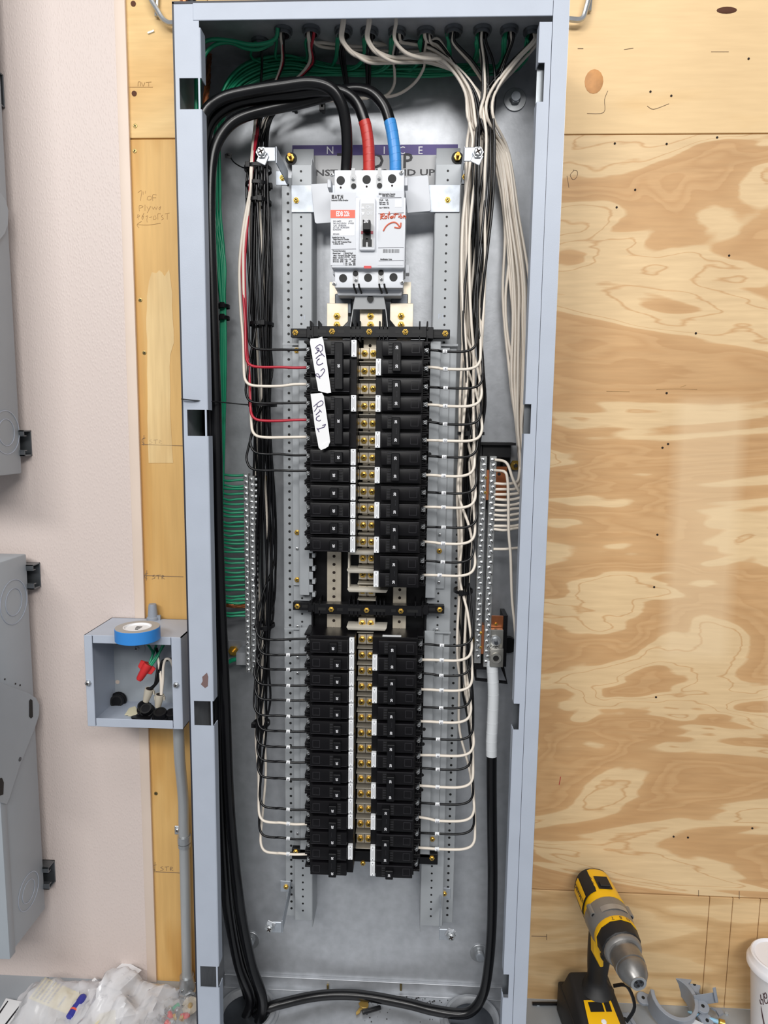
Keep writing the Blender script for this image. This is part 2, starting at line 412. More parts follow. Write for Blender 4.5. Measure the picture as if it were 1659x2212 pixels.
# left strip: drywall screws, staples, pencil notes
for u, v in ((292, 272), (291, 326), (303, 648), (312, 762), (337, 1714)): inst(SCR_WOOD, 'wood_screw', up_l if v < 300 else low_l, P(u, v, .0006))
for u, v in ((288, 8), (290, 202)): ply_dot(up_l, u, v, .004, 'knot', 'nail_hole')
strokes(MB(), [[(280, 188), (330, 188)], [(298, 186), (299, 177), (304, 178), (303, 186)], [(306, 178), (309, 186), (313, 178)], [(316, 178), (327, 177)], [(321, 178), (321, 186)]], .0004, .0005).build('pencil_note', 'pencil_light', up_l)
strokes(MB(), [[(320, 72), (333, 67)]], .0, .0018).build('staple', 'zinc', up_l)
strokes(MB(), [[(298, 416), (306, 412), (303, 434)], [(309, 414), (309, 420)], [(314, 412), (314, 418)], [(320, 424), (318, 431), (326, 431), (326, 424), (320, 424)], [(330, 434), (330, 421), (338, 421)], [(330, 427), (337, 427)],
    [(301, 456), (301, 444), (309, 446), (302, 450)], [(313, 442), (313, 455)], [(317, 446), (321, 452), (325, 446), (318, 460)], [(328, 446), (331, 452), (334, 447), (337, 452), (340, 446)], [(343, 450), (347, 446), (345, 453), (343, 450)],
    [(296, 470), (302, 466), (297, 464), (299, 474)], [(306, 470), (310, 466), (308, 474), (306, 470), (311, 460)], [(315, 468), (319, 466), (317, 474), (318, 480)], [(322, 470), (328, 468)], [(333, 466), (331, 474), (337, 472), (335, 465)], [(341, 474), (341, 462), (347, 462)], [(351, 464), (349, 468), (353, 472), (349, 475)], [(356, 462), (366, 460)], [(361, 461), (361, 474)],
    [(347, 482), (320, 486), (296, 485)], [(306, 478), (296, 485), (300, 492)]], .0005, .0004).build('pencil_note', 'pencil_light', low_l)
for v in (963, 1246): strokes(MB(), [[(306, v-3), (396, v)]], .0004, .0005).build('pencil_line', 'pencil', low_l)
strokes(MB(), [[(336, 1883), (392, 1886)]], .0004, .0006).build('pencil_line', 'pencil', low_l)
mb = MB()
for v0 in (946, 1238, 1868):
    o = {946: 8, 1238: 14, 1868: 32}[v0]
    strokes(mb, [[(322+o-16, v0), (316+o-16, v0+2), (315+o-16, v0+9), (320+o-16, v0+12)], [(319+o-16, v0-6), (318+o-16, v0+16)],
                 [(336+o-16, v0+4), (331+o-16, v0+6), (337+o-16, v0+10), (330+o-16, v0+13)], [(340+o-16, v0+5), (349+o-16, v0+4)], [(344+o-16, v0+5), (344+o-16, v0+13)], [(352+o-16, v0+13), (352+o-16, v0+5), (357+o-16, v0+7), (352+o-16, v0+9), (358+o-16, v0+13)]], .0004, .0004)
mb.build('pencil_note', 'pencil', low_l)
R_ = random.Random(2); lft = [(316+(v-590)*.010+R_.uniform(-1.2, 1.2), v) for v in range(640, 1001, 24)]; rgt = [(372+(v-590)*.026-(10 if v > 760 else 0)+R_.uniform(-2, 2), v) for v in range(1000, 610, -26)]
pk = [(366, 582), (360, 590), (356, 597), (350, 588), (344, 584), (338, 590), (328, 588), (322, 608)]
MB().prism([P(u, v, .0005) for u, v in lft+rgt+pk], (0, -.0004, 0)).build('scraped_patch', 'ply_patch', low_l)
# FRP panel, edge trim, wireway under the panel
fr_ = MB().box(-1.3, -.3905, -.0035, .0006, -.003, 2.2).build('wall_left', 'frp'); tag(fr_, 'beige pebbled wall panel left of the plywood', None, None, 'structure')
tr = MB().box(-.391, -.3745, -.0052, .0006, -.003, 2.2).build('trim_1', 'trim_beige', None, .001, 2); tag(tr, 'smooth beige edge trim of the wall panel', None, None, 'structure')
lg = thing('floor', (0, 0, -.12), 'grey painted steel ledge under the panel', None, None, 'structure')
MB().box(-1.3, 1.1, -.42, .0004, -.12, -.003).build('ledge_top', 'grey_paint_dark', lg, .002, 2)
for x in (-.56, -.30, .30, .62): MB().disc((x, -.012, -.003), (0, 0, 1), .0032, .0016, 10).build('rivet', 'grey_paint_dark', lg)

# ================================================================== the panel enclosure
HT = 1.5235; X0, X1 = -.254, .254
enc = thing('panel_enclosure', (0, 0, -.0025), 'tall open grey steel electrical panel box in the middle', 'electrical panel')
MB().box(X0, X1, -.0015, 0, -.0025, HT).build('back_panel', 'galv', enc)
MB().box(X0, X0+.0016, -D, -.0015, -.0025, HT).build('side_wall', 'galv', enc)
MB().box(X1-.0016, X1, -D, -.0015, -.0025, HT).build('side_wall', 'galv', enc)
MB().box(X0+.0016, X1-.0016, -D, -.0015, HT-.0016, HT).build('top_wall', 'galv', enc)
bt = MB().box(X0+.0016, X1-.0016, -D, -.0015, -.0025, -.0005).build('bottom_wall', 'galv', enc)
mb = MB(); mb.box(X0+.003, X1-.003, -.0035, -.0015, -.0005, .0215); mb.box(X0+.003, X1-.003, -.0075, -.0015, .0205, .0222); mb.box(X0+.003, X1-.003, -.011, -.0015, -.0005, .0010)
mb.build('bottom_flange', 'galv', enc, .0004)
for u, v in ((708, 2135), (866, 2133)): MB().cyl(P(u, v+6, -.006), P(u, v-8, -.006), .0019, 8).build('stud', 'gold_screw', enc)
# front flanges with rectangular openings
def flange(x0, x1, holes, name, mat='grey_paint'):
    mb = MB(); zs = 0.; hx = None; yo, yi = -D-.0015, -D
    for (hx0, hx1, hz0, hz1) in sorted(holes, key=lambda h: h[2]):
        mb.box(x0, x1, yo, yi, zs, hz0)
        if hx0 > x0+1e-4: mb.box(x0, hx0, yo, yi, hz0, hz1)
        if hx1 < x1-1e-4: mb.box(hx1, x1, yo, yi, hz0, hz1)
        zs = hz1
    mb.box(x0, x1, yo, yi, zs, HT); return mb.build(name, mat, enc)
flange(X0+.0026, -.2190, [(-.2463, -.2215, 1.3965, 1.4347), (-.2463, -.2215, .9712, 1.0072), (-.2463, -.2215, .5495, .587), (-.2463, -.2215, .1255, .1612)], 'front_flange')
mb = MB()
for z0, z1 in ((0, .1255), (.1612, .5495), (.587, .9712), (1.0072, 1.3965), (1.4347, 1.4955)):
    mb.lathe([(.0020, 0), (.0020, z1-z0)], (-.2190, -D+.0006, z0), (0, 0, 1), 10); mb.box(-.2185, -.2172, -D, -D+.018, z0, z1)
mb.build('flange_lip', 'grey_paint', enc)
flange(.2335, X1-.0006, [], 'front_flange')
RH = [(.1299, .1697), (.5572, .5965), (.9801, 1.0198), (1.4030, 1.4497)]
mb = MB(); zs = 0.
for a, b_ in RH:
    mb.box(.2185, .2330, -D+.0002, -D+.0016, zs, a); mb.box(.2255, .2330, -D+.0002, -D+.0016, a, b_); zs = b_
mb.box(.2185, .2330, -D+.0002, -D+.0016, zs, 1.4975)
mb.build('inner_strip', 'grey_paint', enc)
mb = MB(); zs = 0.
for a, b_ in RH+[(1.4975, 1.6)]:
    mb.box(.2172, .2186, -D, -D+.018, zs, a); zs = b_
mb.build('flange_lip', 'grey_paint', enc)
for a, b_ in RH: MB().box(.2180, .2270, -D+.012, -D+.013, a-.004, b_+.004).build('slot_backing', 'strut_steel', enc)
MB().box(-.2265, .2330, -D-.0022, -D-.0004, 1.5035, HT+.001).build('top_flange', 'grey_paint', enc, .0006)
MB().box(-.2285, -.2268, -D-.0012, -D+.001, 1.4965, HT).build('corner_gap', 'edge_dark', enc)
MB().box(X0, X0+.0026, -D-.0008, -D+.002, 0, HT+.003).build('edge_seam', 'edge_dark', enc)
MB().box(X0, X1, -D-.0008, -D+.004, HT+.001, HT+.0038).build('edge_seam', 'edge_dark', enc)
c = P(441, 1468, -D-.0016)
mb = MB(); mb.prism([P(u, v, -D-.0015) for u, v in ((437, 1462), (447, 1453), (450, 1462), (449, 1482), (443, 1486), (434, 1478), (438, 1471))], (0, -.0004, 0)); mb.build('paint_chip', 'chip', enc)
# mounting bolts with washers
def wall_bolt(u, v, lab):
    c = P(u, v, -.0015); t = thing('mounting_bolt', c, lab, 'bolt', 'bolts fixing the panel box')
    MB().disc(c, (0, -1, 0), .0165, .0024, 28).build('washer', 'zinc', t, .0005)
    MB().lathe([(.0082, .002), (.0082, .010)], c, (0, -1, 0), 6).build('hex_head', 'zinc', t, .0004)
    MB().lathe([(.0070, .010), (.0066, .0125)], c, (0, -1, 0), 16).build('head_cap', 'galv_bright', t)
wall_bolt(1112, 216, 'zinc bolt with large round washer in the upper right corner')
wall_bolt(541, 2030, 'zinc bolt and washer half hidden behind black cables, lower left')
wall_bolt(1036, 2058, 'zinc bolt and washer beside the lower right black cable')
# conduit bushings in the box floor
def hub(c, r, lab):
    t = thing('conduit_hub', c, lab, 'conduit fitting', 'conduit hubs in the box floor')
    mb = MB(); mb.lathe([(r, 0), (r, .008), (r-.003, .011), (r-.007, .010), (r-.011, .004), (r-.012, .001)], c, (0, 0, 1), 40, False); mb.build('bushing', 'galv', t)
    MB().ring(c, (0, 0, 1), r+.005, r, .003, 40).build('locknut', 'galv', t)
    MB().disc(Vector(c)+Vector((0, 0, .0004)), (0, 0, 1), r-.0115, .0008, 32).build('opening', 'steel_dark', t)
hub((-.198, -.062, -.0005), .050, 'round steel conduit hub taking the black cables, floor left')
hub((.182, -.056, -.0005), .048, 'round steel conduit hub in the box floor, right')
# conduits entering through the top
CONX = [562, 612, 672, 742, 798, 858, 920, 980, 1042, 1100, 1150]
CONV = [88, 64, 62, 64, 66, 66, 66, 62, 62, 62, 66]
CON = []
for i, (u, v) in enumerate(zip(CONX, CONV)):
    c = PZ(u, v, HT-.0018); CON.append(c)
    t = thing('conduit_locknut', c, '%s steel conduit locknut from the left under the box top' % ordw(i), 'locknut', 'locknuts under the box top')
    MB().ring(c, (0, 0, -1), .0125, .0092, .004, 18).build('nut', 'strut_steel', t)
    MB().ring(c+Vector((0, 0, -.003)), (0, 0, -1), .0104, .0084, .005, 18).build('bushing', 'strut_steel', t)
# wire hangers above the box
def hook(pts, lab):
    o = MB().tube(spline(pts, 6), .0038, 8).build('wire_hanger', 'zinc'); tag(o, lab, 'hanger', 'bent wire hangers on the plywood')
hook([P(1225, 41, -.012), P(1250, 43, -.012), P(1259, 38, -.012), P(1264, 25, -.012), P(1276, -20, -.012), P(1285, -60, -.006)], 'bent steel wire hanger above the box, right corner')
hook([P(380, 49, -.012), P(366, 50, -.012), P(352, 41, -.012), P(340, 22, -.012), P(326, -2, -.012), P(318, -30, -.012), P(312, -60, -.006)], 'bent steel wire hanger above the box, left corner')
for u0, v0, u1, v1, lab in ((1273, 24, 1278, -30, 'short straight steel rod right of the hanger'), (338, 36, 341, -40, 'short straight steel rod left of the box top')):
    o = MB().cyl(P(u0, v0, -.004), P(u1, v1, -.004), .0030, 8).build('steel_rod', 'zinc'); tag(o, lab, 'rod')
for u, mt in ((398, 'copper'), (414, 'black_plastic')):
    o = MB().cyl((P(u, 0, -.08).x, -.08, HT), (P(u, 0, -.08).x, -.08, HT+.15), .006, 10).build('conduit_stub', mt); tag(o, ('copper' if mt == 'copper' else 'black')+' conduit stub rising from the box top, left end', 'conduit')
# notice sticker on the back
nt_ = thing('notice_sticker', P(810, 400, -.0016), 'grey sticker with purple NOTICE band, TOP and INSTALL THIS END UP', 'sticker')
yb = -.0017
MB().box(-.1245, .1258, yb, -.0015, 1.345, 1.3945).build('sheet', 'label_grey', nt_)
MB().box(-.1245, .1258, yb-.0002, -.0015, 1.3945, 1.4092).build('band', 'purple', nt_)
mb = MB()
for ch, u in zip('NOTICE', (713, 752, 790, 830, 868, 908)): letter(mb, ch, .0155, P(u, 325.5, yb-.0004))
mb.build('heading', 'ink_white', nt_)
mb = MB()
for ch, u in zip('TOP', (741, 812, 880)): letter(mb, ch, .030, P(u, 349, yb-.0002), bold=.0006)
letter(mb, 'INSTALL THIS END UP', .0125, P(806, 373.5, yb-.0002), fit=.186, bold=.0003)
mb.build('lettering', 'ink', nt_)
# loose things on the box floor
def key_():
    c = PZ(772, 2176, .002); t = thing('brass_key', (c.x, c.y, 0), 'small brass key on the floor of the box', 'key')
    d = (PZ(768, 2192, .002)-PZ(784, 2170, .002)).normalized(); s_ = d.cross(Vector((0, 0, 1)))
    a = PZ(788, 2168, .002)
    MB().prism([a+s_*.008, a+d*.006+s_*.009, a+d*.010+s_*.003, a+d*.010-s_*.003, a+d*.006-s_*.009, a-s_*.008, a-d*.004-s_*.004, a-d*.004+s_*.004], (0, 0, .0016)).build('bow', 'key_brass', t, .0003)
    MB().prism([a+d*.009+s_*.0028, a+d*.024+s_*.0028, a+d*.027, a+d*.024-s_*.0015, a+d*.020-s_*.0028, a+d*.016-s_*.0015, a+d*.012-s_*.0028, a+d*.009-s_*.0028], (0, 0, .0013)).build('blade', 'key_brass', t)
key_()
a, b_ = PZ(783, 2187, .004), PZ(822, 2176, .004)
o = MB().lathe([(.0032, 0), (.0036, .002), (.0036, (b_-a).length-.002), (.0030, (b_-a).length)], a, b_-a, 10).build('cable_offcut', 'black_cable'); tag(o, 'short black cable offcut lying beside the brass key', 'offcut')
mb = MB(); R_ = random.Random(3)
for i in range(260):
    x = R_.uniform(.0, .215); y = R_.uniform(-.135, -.012) if R_.random() < .5 else R_.uniform(-.03, -.012)
    if (x-.182)**2+(y+.056)**2 < .056**2: continue
    s_ = R_.uniform(.0006, .0018); mb.box(x, x+s_*R_.uniform(.6, 2), y, y+s_, -.0005, -.0005+s_*.7)
o = mb.build('debris', 'debris', None, 0, 1, 0); tag(o, 'black cable shavings scattered over the box floor', 'debris', None, 'stuff')
# ================================================================== the panel interior: rails, bus bars, cross bars
def pbox(mb, u0, v0, u1, v1, Yf, Yb):
    a, b_ = P(u0, v1, Yf), P(u1, v0, Yf); return mb.box(min(a.x, b_.x), max(a.x, b_.x), Yf, Yb, min(a.z, b_.z), max(a.z, b_.z))
ROWZ = [1.0958-.0254*i for i in range(32)]
it = thing('panel_interior', (0, -.002, .15), 'grey rail chassis with bus bars behind the breakers', 'bus chassis')
def rail(x0, x1, inner, px0, px1, lab):
    mb = MB(); mb.box(x0, x1, -.0505, -.049, .168, 1.363)
    mb.box(inner-.0008, inner+.0008, -.049, -.004, .155, 1.372)
    out = x0 if inner == x1 else x1
    mb.box(out-.0008, out+.0008, -.049, -.030, .168, 1.350)
    o = mb.build('rail', 'rail_paint', it, .0004)
    mb = MB(); mb.box(px0, px1, -.0310, -.0296, .160, 1.352); mb.box(px0-.0006 if px0 < 0 else px1-.0006, px0+.0006 if px0 < 0 else px1+.0006, -.030, -.004, .160, 1.352)
    f = mb.build('perforated_flange', 'rail_paint', it, .0003)
    mb = MB(); cx = (px0+px1)/2; z = 1.342
    while z > .168: mb.disc((cx, -.0309, z), (0, -1, 0), .0021, .0003, 10); z -= .0127
    tag(mb.build('perforation', 'black_deep', f), None, None, None, 'stuff')
    mb = MB(); cx = (x0+x1)/2-.001; z = 1.354
    while z > .180: mb.disc((cx, -.0504, z), (0, -1, 0), .0017, .0003, 10); z -= .0127
    tag(mb.build('perforation', 'black_deep', o), None, None, None, 'stuff')
    return o
rL = rail(-.1165, -.0878, -.0878, -.1352, -.1168, 'left'); rR = rail(.0925, .1288, .0925, .1290, .1470, 'right')
for s, x0, x1 in ((-1, -.1205, -.0895), (1, .0935, .1290)):
    MB().box(x0, x1, -.016, -.0145, 1.335, 1.3985).build('top_tab', 'rail_paint', it, .004, 2)
    cx = x0+.008 if s < 0 else x1-.010
    c = Vector((P(629, 343, -.016).x if s < 0 else P(988, 342, -.016).x, -.016, P(629, 343, -.016).z))
    MB().disc(c, (0, -1, 0), .0088, .0008, 20).build('hole_ring', 'black_deep', it)
    MB().lathe([(.0058, 0), (.0058, .006)], c, (0, -1, 0), 6).build('nut', 'brass', it, .0005)
    MB().cyl(c, c+Vector((0, -.016, 0)), .0026, 10).build('stud', 'brass_dark', it)
mb = MB(); letter(mb, 'F1', .010, P(655, 686, -.0507)); letter(mb, 'F1', .010, P(953, 684, -.0507)); mb.build('stamping', 'grey_paint', it)
# galvanised strap behind the main breaker
mb = MB(); pbox(mb, 630, 403, 674, 463, -.0525, -.0505); pbox(mb, 930, 401, 979, 461, -.0525, -.0505); mb = MB(); mb.box(-.1172, .1278, -.0525, -.0507, 1.2965, 1.3345); mb.build('mounting_strap', 'galv_bright', it, .0004)
for u, v in ((640, 433), (967, 432)): inst(SCR_BRASS, 'strap_screw', it, P(u, v, -.0525))
# black trough, bus bars
MB().box(-.0872, .0918, -.043, -.038, .305, 1.117).build('insulator_trough', 'black_plastic', it)
MB().box(-.0870, -.0845, -.060, -.043, .305, 1.117).build('trough_side', 'black_plastic', it); MB().box(.0890, .0916, -.060, -.043, .305, 1.117).build('trough_side', 'black_plastic', it)
def bus(x, wd, z0, z1, Yf=-.060):
    o = MB().box(x-wd/2, x+wd/2, Yf, Yf+.006, z0, z1).build('bus_bar', 'tin_plate', it, .0006)
    mb = MB(); mb.box(x-wd*.12, x+wd*.12, Yf-.0008, Yf, z0, z1); mb.build('bus_ridge', 'tin_plate', o)
    mb = MB(); z = z1-.009
    while z > z0+.004: mb.disc((x, Yf-.0007, z), (0, -1, 0), .0024, .0004, 10); z -= .0127
    tag(mb.build('perforation', 'hole_dark', o), None, None, None, 'stuff')
bus(-.0518, .022, .32, 1.128); bus(.0003, .020, .32, 1.128, -.056); bus(.0500, .021, .32, 1.128, -.058)
# straps above the first cross bar, feeding from the main breaker
for (u0, u1, v0) in ((706, 752, 655), (777, 826, 668), (842, 893, 655)):
    a, b_ = P(u0, 706, -.074), P(u1, v0, -.074); w_ = b_.x-a.x
    pts = [(a.x, a.z), (b_.x-(w_*.25 if u0 == 706 else 0), a.z), (b_.x, a.z+.008), (b_.x, b_.z), (a.x+w_*.0, b_.z), (a.x, a.z+.008)] if u0 != 842 else [(a.x+w_*.25, a.z), (b_.x, a.z), (b_.x, b_.z), (a.x, b_.z), (a.x, a.z+.010)]
    st = MB().prism([(x, -.074, z) for x, z in pts], (0, .003, 0)).build('feed_strap', 'tin_plate', it, .0004)
    for v in (683, 702): inst(SCR_BRASSD, 'strap_screw', it, P((u0+u1)/2 - 1, v, -.074))
    MB().box(a.x+w_*.12, b_.x-w_*.12, -.071, -.045, b_.z-.003, b_.z+.030).build('feed_leg', 'tin_plate', it)
mb = MB(); mb.hexa([P(760, 706, -.081), P(836, 706, -.081), P(836, 706, -.079), P(760, 706, -.079), P(768, 634, -.092), P(830, 634, -.092), P(830, 634, -.090), P(768, 634, -.090)])
mb2 = MB(); mb2.prism([P(762, 668, -.087), P(834, 668, -.087), P(828, 634, -.092), P(768, 634, -.092)], (0, .0015, 0)); mb2.prism([P(762, 668, -.087), P(756, 706, -.086), P(759, 706, -.060), P(765, 640, -.060)], (.001, 0, 0)); mb2.prism([P(834, 668, -.087), P(838, 706, -.086), P(836, 706, -.060), P(831, 640, -.060)], (-.001, 0, 0))
sh = mb2.build('shield', 'clear_grey', it, .0002); MB().disc(P(800, 645.5, -.0915), (0, -1, 0), .0047, .0006, 16).build('shield_hole', 'black_deep', sh)
for s in (-1, 1):
    x = .0025+s*.041; MB().box(x-.012, x+.012, -.072, -.045, 1.150, 1.178).build('lug_block', 'steel_dark', it, .001)
# cross bars
def cross_bar(zc, xl, xr, lift, nm):
    t = MB(); h = .0078
    t.box(xl, xl+.030, -.074, -.062, zc-h*.85, zc+h*.75); t.box(xr-.030, xr, -.074, -.062, zc-h*.85, zc+h*.75)
    t.box(xl+.024, xl+.036, -.078, -.062, zc-h, zc+h+lift*.5); t.box(xr-.036, xr-.024, -.078, -.062, zc-h, zc+h+lift*.5)
    t.box(xl+.034, xr-.034, -.080, -.062, zc-h+lift, zc+h+lift)
    for x in (xl+.030, xl+.042, -.026, -.019, -.013, .0155, .021, .027, xr-.044, xr-.033):
        t.box(x-.0011, x+.0011, -.080, -.050, zc+h*.5, zc+h+lift+.0075)
        t.box(x-.0011, x+.0011, -.080, -.050, zc-h-.005, zc-h*.5)
    o = t.build('cross_bar', 'black_plastic', it, .0006, 1)
    for a, b_ in ((xl+.014, xl+.029), (xl+.040, -.062), (-.045, -.036), (-.028, -.009), (.010, .029), (.038, .045), (.062, xr-.040), (xr-.029, xr-.014)):
        yy = -.0742 if (a < xl+.02 or b_ > xr-.02) else -.0802
        MB().box(a, b_, yy, yy+.0006, zc+lift*(yy < -.079)-.0022, zc+lift*(yy < -.079)+.0022).build('slot', 'black_deep', o)
    for k, x in enumerate((xl+.007, -.0535, .0005, .0525, xr-.007)):
        inst(SCR_BRASS if k != 2 else SCR_ZINC if False else SCR_BRASS, 'bar_fixing', it, (x, -.074 if k in (0, 4) else -.080, zc+(lift if k in (1, 2, 3) else 0)))
cross_bar(1.1222, -.1150, .1172, .0010, 'upper'); cross_bar(.7125, -.1135, .1185, -.002, 'middle')
MB().box(-.1185, .1180, -.066, -.056, .288, .306).build('cross_bar', 'black_plastic', it, .0006)
for u, v, Y in ((784, 1864, -.066), (933, 1853, -.066), (639, 1839, -.066)): inst(SCR_BRASS, 'bar_fixing', it, P(u, v, Y))
# breaker rails beside the breaker columns
for z1, z0 in ((1.1125, .728), (.676, .300)):
    mb = MB(); mb.box(.0895, .1045, -.066, -.0645, z0, z1); mb.box(.1035, .1050, -.066, -.050, z0, z1); mb.box(.1045, .1185, -.0545, -.0530, z0+.012, z1-.008)
    mb.build('breaker_rail', 'rail_paint', it, .0004)
    mb = MB(); mb.box(-.1045, -.0895, -.066, -.0645, z0, z1); mb.box(-.1050, -.1035, -.066, -.050, z0, z1); mb.box(-.1165, -.1045, -.0545, -.0530, z0+.012, z1-.008)
    mb.build('breaker_rail', 'rail_paint', it, .0004)
    for s in (-1, 1):
        mb = MB(); mb.box(*sorted((s*.0905, s*.130)), -.0585, -.0560, z1-.006, z1-.003); mb.build('rail_ledge', 'rail_paint', it)
mb = MB()
for k in range(4):
    z = .800-.0205*k; mb.box(-.0900, -.0835, -.0675, -.066, z-.006, z+.006); mb.box(-.0850, -.0800, -.0675, -.055, z-.013, z-.006)
mb.build('hook_tab', 'rail_paint', it, .0006)
for u, v in ((642, 1150), (642, 1185), (642, 1252), (641, 757), (643, 1353), (643, 1420), (643, 1454), (643, 1800)): inst(SCR_BRASS if v in (1150, 1252, 757) else SCR_SMALL, 'rail_screw', it, P(u, v, -.0545))
for u, v in ((950, 1155), (949, 1190), (948, 1258), (961, 760), (944, 1360), (943, 1427), (942, 1458), (934, 1812)): inst(SCR_BRASS if v in (1190, 1812) else SCR_SMALL, 'rail_screw', it, P(u, v, -.0545))
mb = MB()
for u, v in ((930, 870), (929, 908), (928, 981), (927, 1018), (916, 1575), (914, 1607), (912, 1674), (911, 1706)): mb.disc(P(u, v, -.066), (0, -1, 0), .0028, .0004, 12)
tag(mb.build('perforation', 'black_deep', it), None, None, None, 'stuff')
# connector pads, screws and barriers on the centre line
pad_me = MB().box(-.0128, .0128, -.0700, -.056, -.0078, .0078).mesh('connector_pad', None, .0005); pad_me.materials.append(MAT['tin_plate'])
bar_me = MB().box(-.0140, .0140, -.0775, -.052, -.0007, .0007).box(-.0140, .0140, -.0690, -.052, -.0040, -.0007).mesh('barrier', None, .0003); bar_me.materials.append(MAT['barrier_grey'])
gap_me = MB().box(-.0004, .0004, -.0703, -.069, -.0076, .0076).mesh('pad_joint', None); gap_me.materials.append(MAT['hole_dark'])
for i in list(range(0, 15))+list(range(16, 31)):
    z = ROWZ[i]-.0022
    inst(pad_me, 'connector_pad', it, (0, 0, z)); inst(gap_me, 'pad_joint', it, (0, 0, z))
    for x in (-.0066, .0062): inst(SCR_BRASSD, 'bus_screw', it, (x, -.0700, z))
    if i < 12: inst(SCR_BRASSD, 'bus_screw', it, (-.0185, -.0700, z)); inst(pad_me, 'connector_pad', it, (-.0262, .0002, z))
    inst(bar_me, 'barrier', it, (0, 0, z-.0127))
for z, w0, w1 in ((.800, -.029, .018), (.772, -.030, .018), (.7425, -.029, .033), (.6835, -.030, .032)):
    mb = MB(); mb.hexa([(w0+.003, -.086, z-.0035), (w1-.003, -.086, z-.0035), (w1-.002, -.055, z-.0035), (w0+.002, -.055, z-.0035), (w0, -.088, z+.002), (w1, -.088, z+.002), (w1, -.055, z+.002), (w0, -.055, z+.002)])
    mb.build('spacer', 'beige_plastic', it, .0012, 2)
MB().box(-.029, -.0265, -.074, -.052, .742, .800).build('spacer_post', 'beige_plastic', it)
# brackets that carry the trim
def bracket(pts, tipv, lab, scr, arm):
    t = thing('trim_bracket', pts[0], lab, 'bracket', 'trim support brackets')
    return t
def trim_bracket(base, tip, s, top, lab):
    base, tip = Vector(base), Vector(tip); t = thing('trim_bracket', base, lab, 'bracket', 'trim support brackets')
    zz = Vector((0, 0, 1)); h = .0105
    foot = MB(); foot.box(base.x-.009, base.x+.009, base.y-.0012, base.y, base.z-.010, base.z+.010); foot.build('foot', 'galv_bright', t, .0004)
    a = base+Vector((-s*.008, 0, 0)); e = tip+Vector((-s*.018, .002, 0))
    arm = MB(); arm.hexa([a-zz*h, a-zz*h+Vector((.0014, 0, 0)), e-zz*h+Vector((.0014, 0, 0)), e-zz*h, a+zz*h, a+zz*h+Vector((.0014, 0, 0)), e+zz*h+Vector((.0014, 0, 0)), e+zz*h]); arm.build('arm', 'galv_bright', t, .0003)
    x0, x1 = sorted((e.x, tip.x+s*.005))
    MB().box(x0, x1, tip.y, tip.y+.0016, tip.z-.009, tip.z+.009).build('tip_plate', 'galv_bright', t, .0008)
    tl = MB(); c = tip+Vector((s*-.001, -.0016, -.006 if top else .004)); r = .0095
    tl.prism([c+Vector((r*math.cos(q), 0, r*math.sin(q))) for q in [PI/4*k+.35 for k in (0, 2, 4, 6)]], (0, .0014, 0)); tl.build('nut_plate', 'galv', t, .0006)
    sc = inst(SCR_ZINC, 'screw', t, tip+Vector((0, -.0018, .001))); sc.scale = (1.75, 1.6, 1.75)
    inst(SCR_BRASS, 'foot_screw', t, base+Vector((-s*.001, -.0012, 0)))
trim_bracket(P(609, 385, -.031), P(566, 333, -.132), -1, True, 'bright zinc bracket at the upper left end of the rails')
trim_bracket(P(1006, 383, -.031), P(1032, 333, -.132), 1, True, 'bright zinc bracket at the upper right end of the rails')
trim_bracket(P(617, 1914, -.031), P(583, 2003, -.132), -1, False, 'zinc bracket at the lower left end of the rails')
trim_bracket(P(961, 1929, -.031), P(974, 2020, -.132), 1, False, 'zinc bracket at the lower right end of the rails')

# ================================================================== main breaker
mbk = thing('main_breaker', (0.0005, -.045, 1.165), 'large white main circuit breaker with black toggle at 200', 'circuit breaker')
Yf = -.120
MB().box(-.0500, .0510, Yf, -.048, 1.2030, 1.2955).build('front_cover', 'white_plastic', mbk, .0018, 2)
mb = MB(); mb.box(-.0470, .0485, -.113, -.050, 1.2950, 1.3330); mb.build('line_terminal_cover', 'white_plastic', mbk, .0012, 2)
mb = MB(); mb.box(-.0465, .0490, -.110, -.050, 1.1785, 1.2032); mb.build('load_terminal_cover', 'white_plastic', mbk, .0012, 2)
MB().box(-.0440, .0465, -.096, -.048, 1.1710, 1.1790).build('base', 'white_plate', mbk, .001)
MB().box(-.0455, .0475, -.085, -.045, 1.175, 1.330).build('body', 'white_plate', mbk, .001)
def md(name, mat, u, v, Y, r, h=.0004, par=None, n=18): return MB().disc(P(u, v, Y), (0, -1, 0), r, h, n).build(name, mat, par or mbk)
for u, v in ((736, 390), (792, 388), (847, 386)): md('terminal_opening', 'black_deep', u, v, -.1131, .0057); md('vent', 'hole_dark', u, v+15, -.1131, .0013)
for u, v in ((741, 601), (795, 600), (850, 599)): md('terminal_opening', 'black_deep', u, v, -.1101, .0056)
for u, v in ((763, 386), (819, 385)):
    a, b_ = P(u, v+16, -.1131), P(u, v-4, -.1131)
    mb = MB(); 
    for k in range(9):
        pass
    w_ = .0042; poly = [a+Vector((w_*math.cos(t), 0, w_*math.sin(t))) for t in [PI+PI*k/8 for k in range(9)]]+[b_+Vector((w_*math.cos(t), 0, w_*math.sin(t))) for t in [PI*k/8 for k in range(9)]]
    mb.prism(poly, (0, -.0003, 0)); mb.build('screw_recess', 'label_grey', mbk)
    inst(SCR_SMALL, 'cover_screw', mbk, P(u, v+1, -.1134)); md('recess_hole', 'black_deep', u+1, v+16, -.1135, .0036)
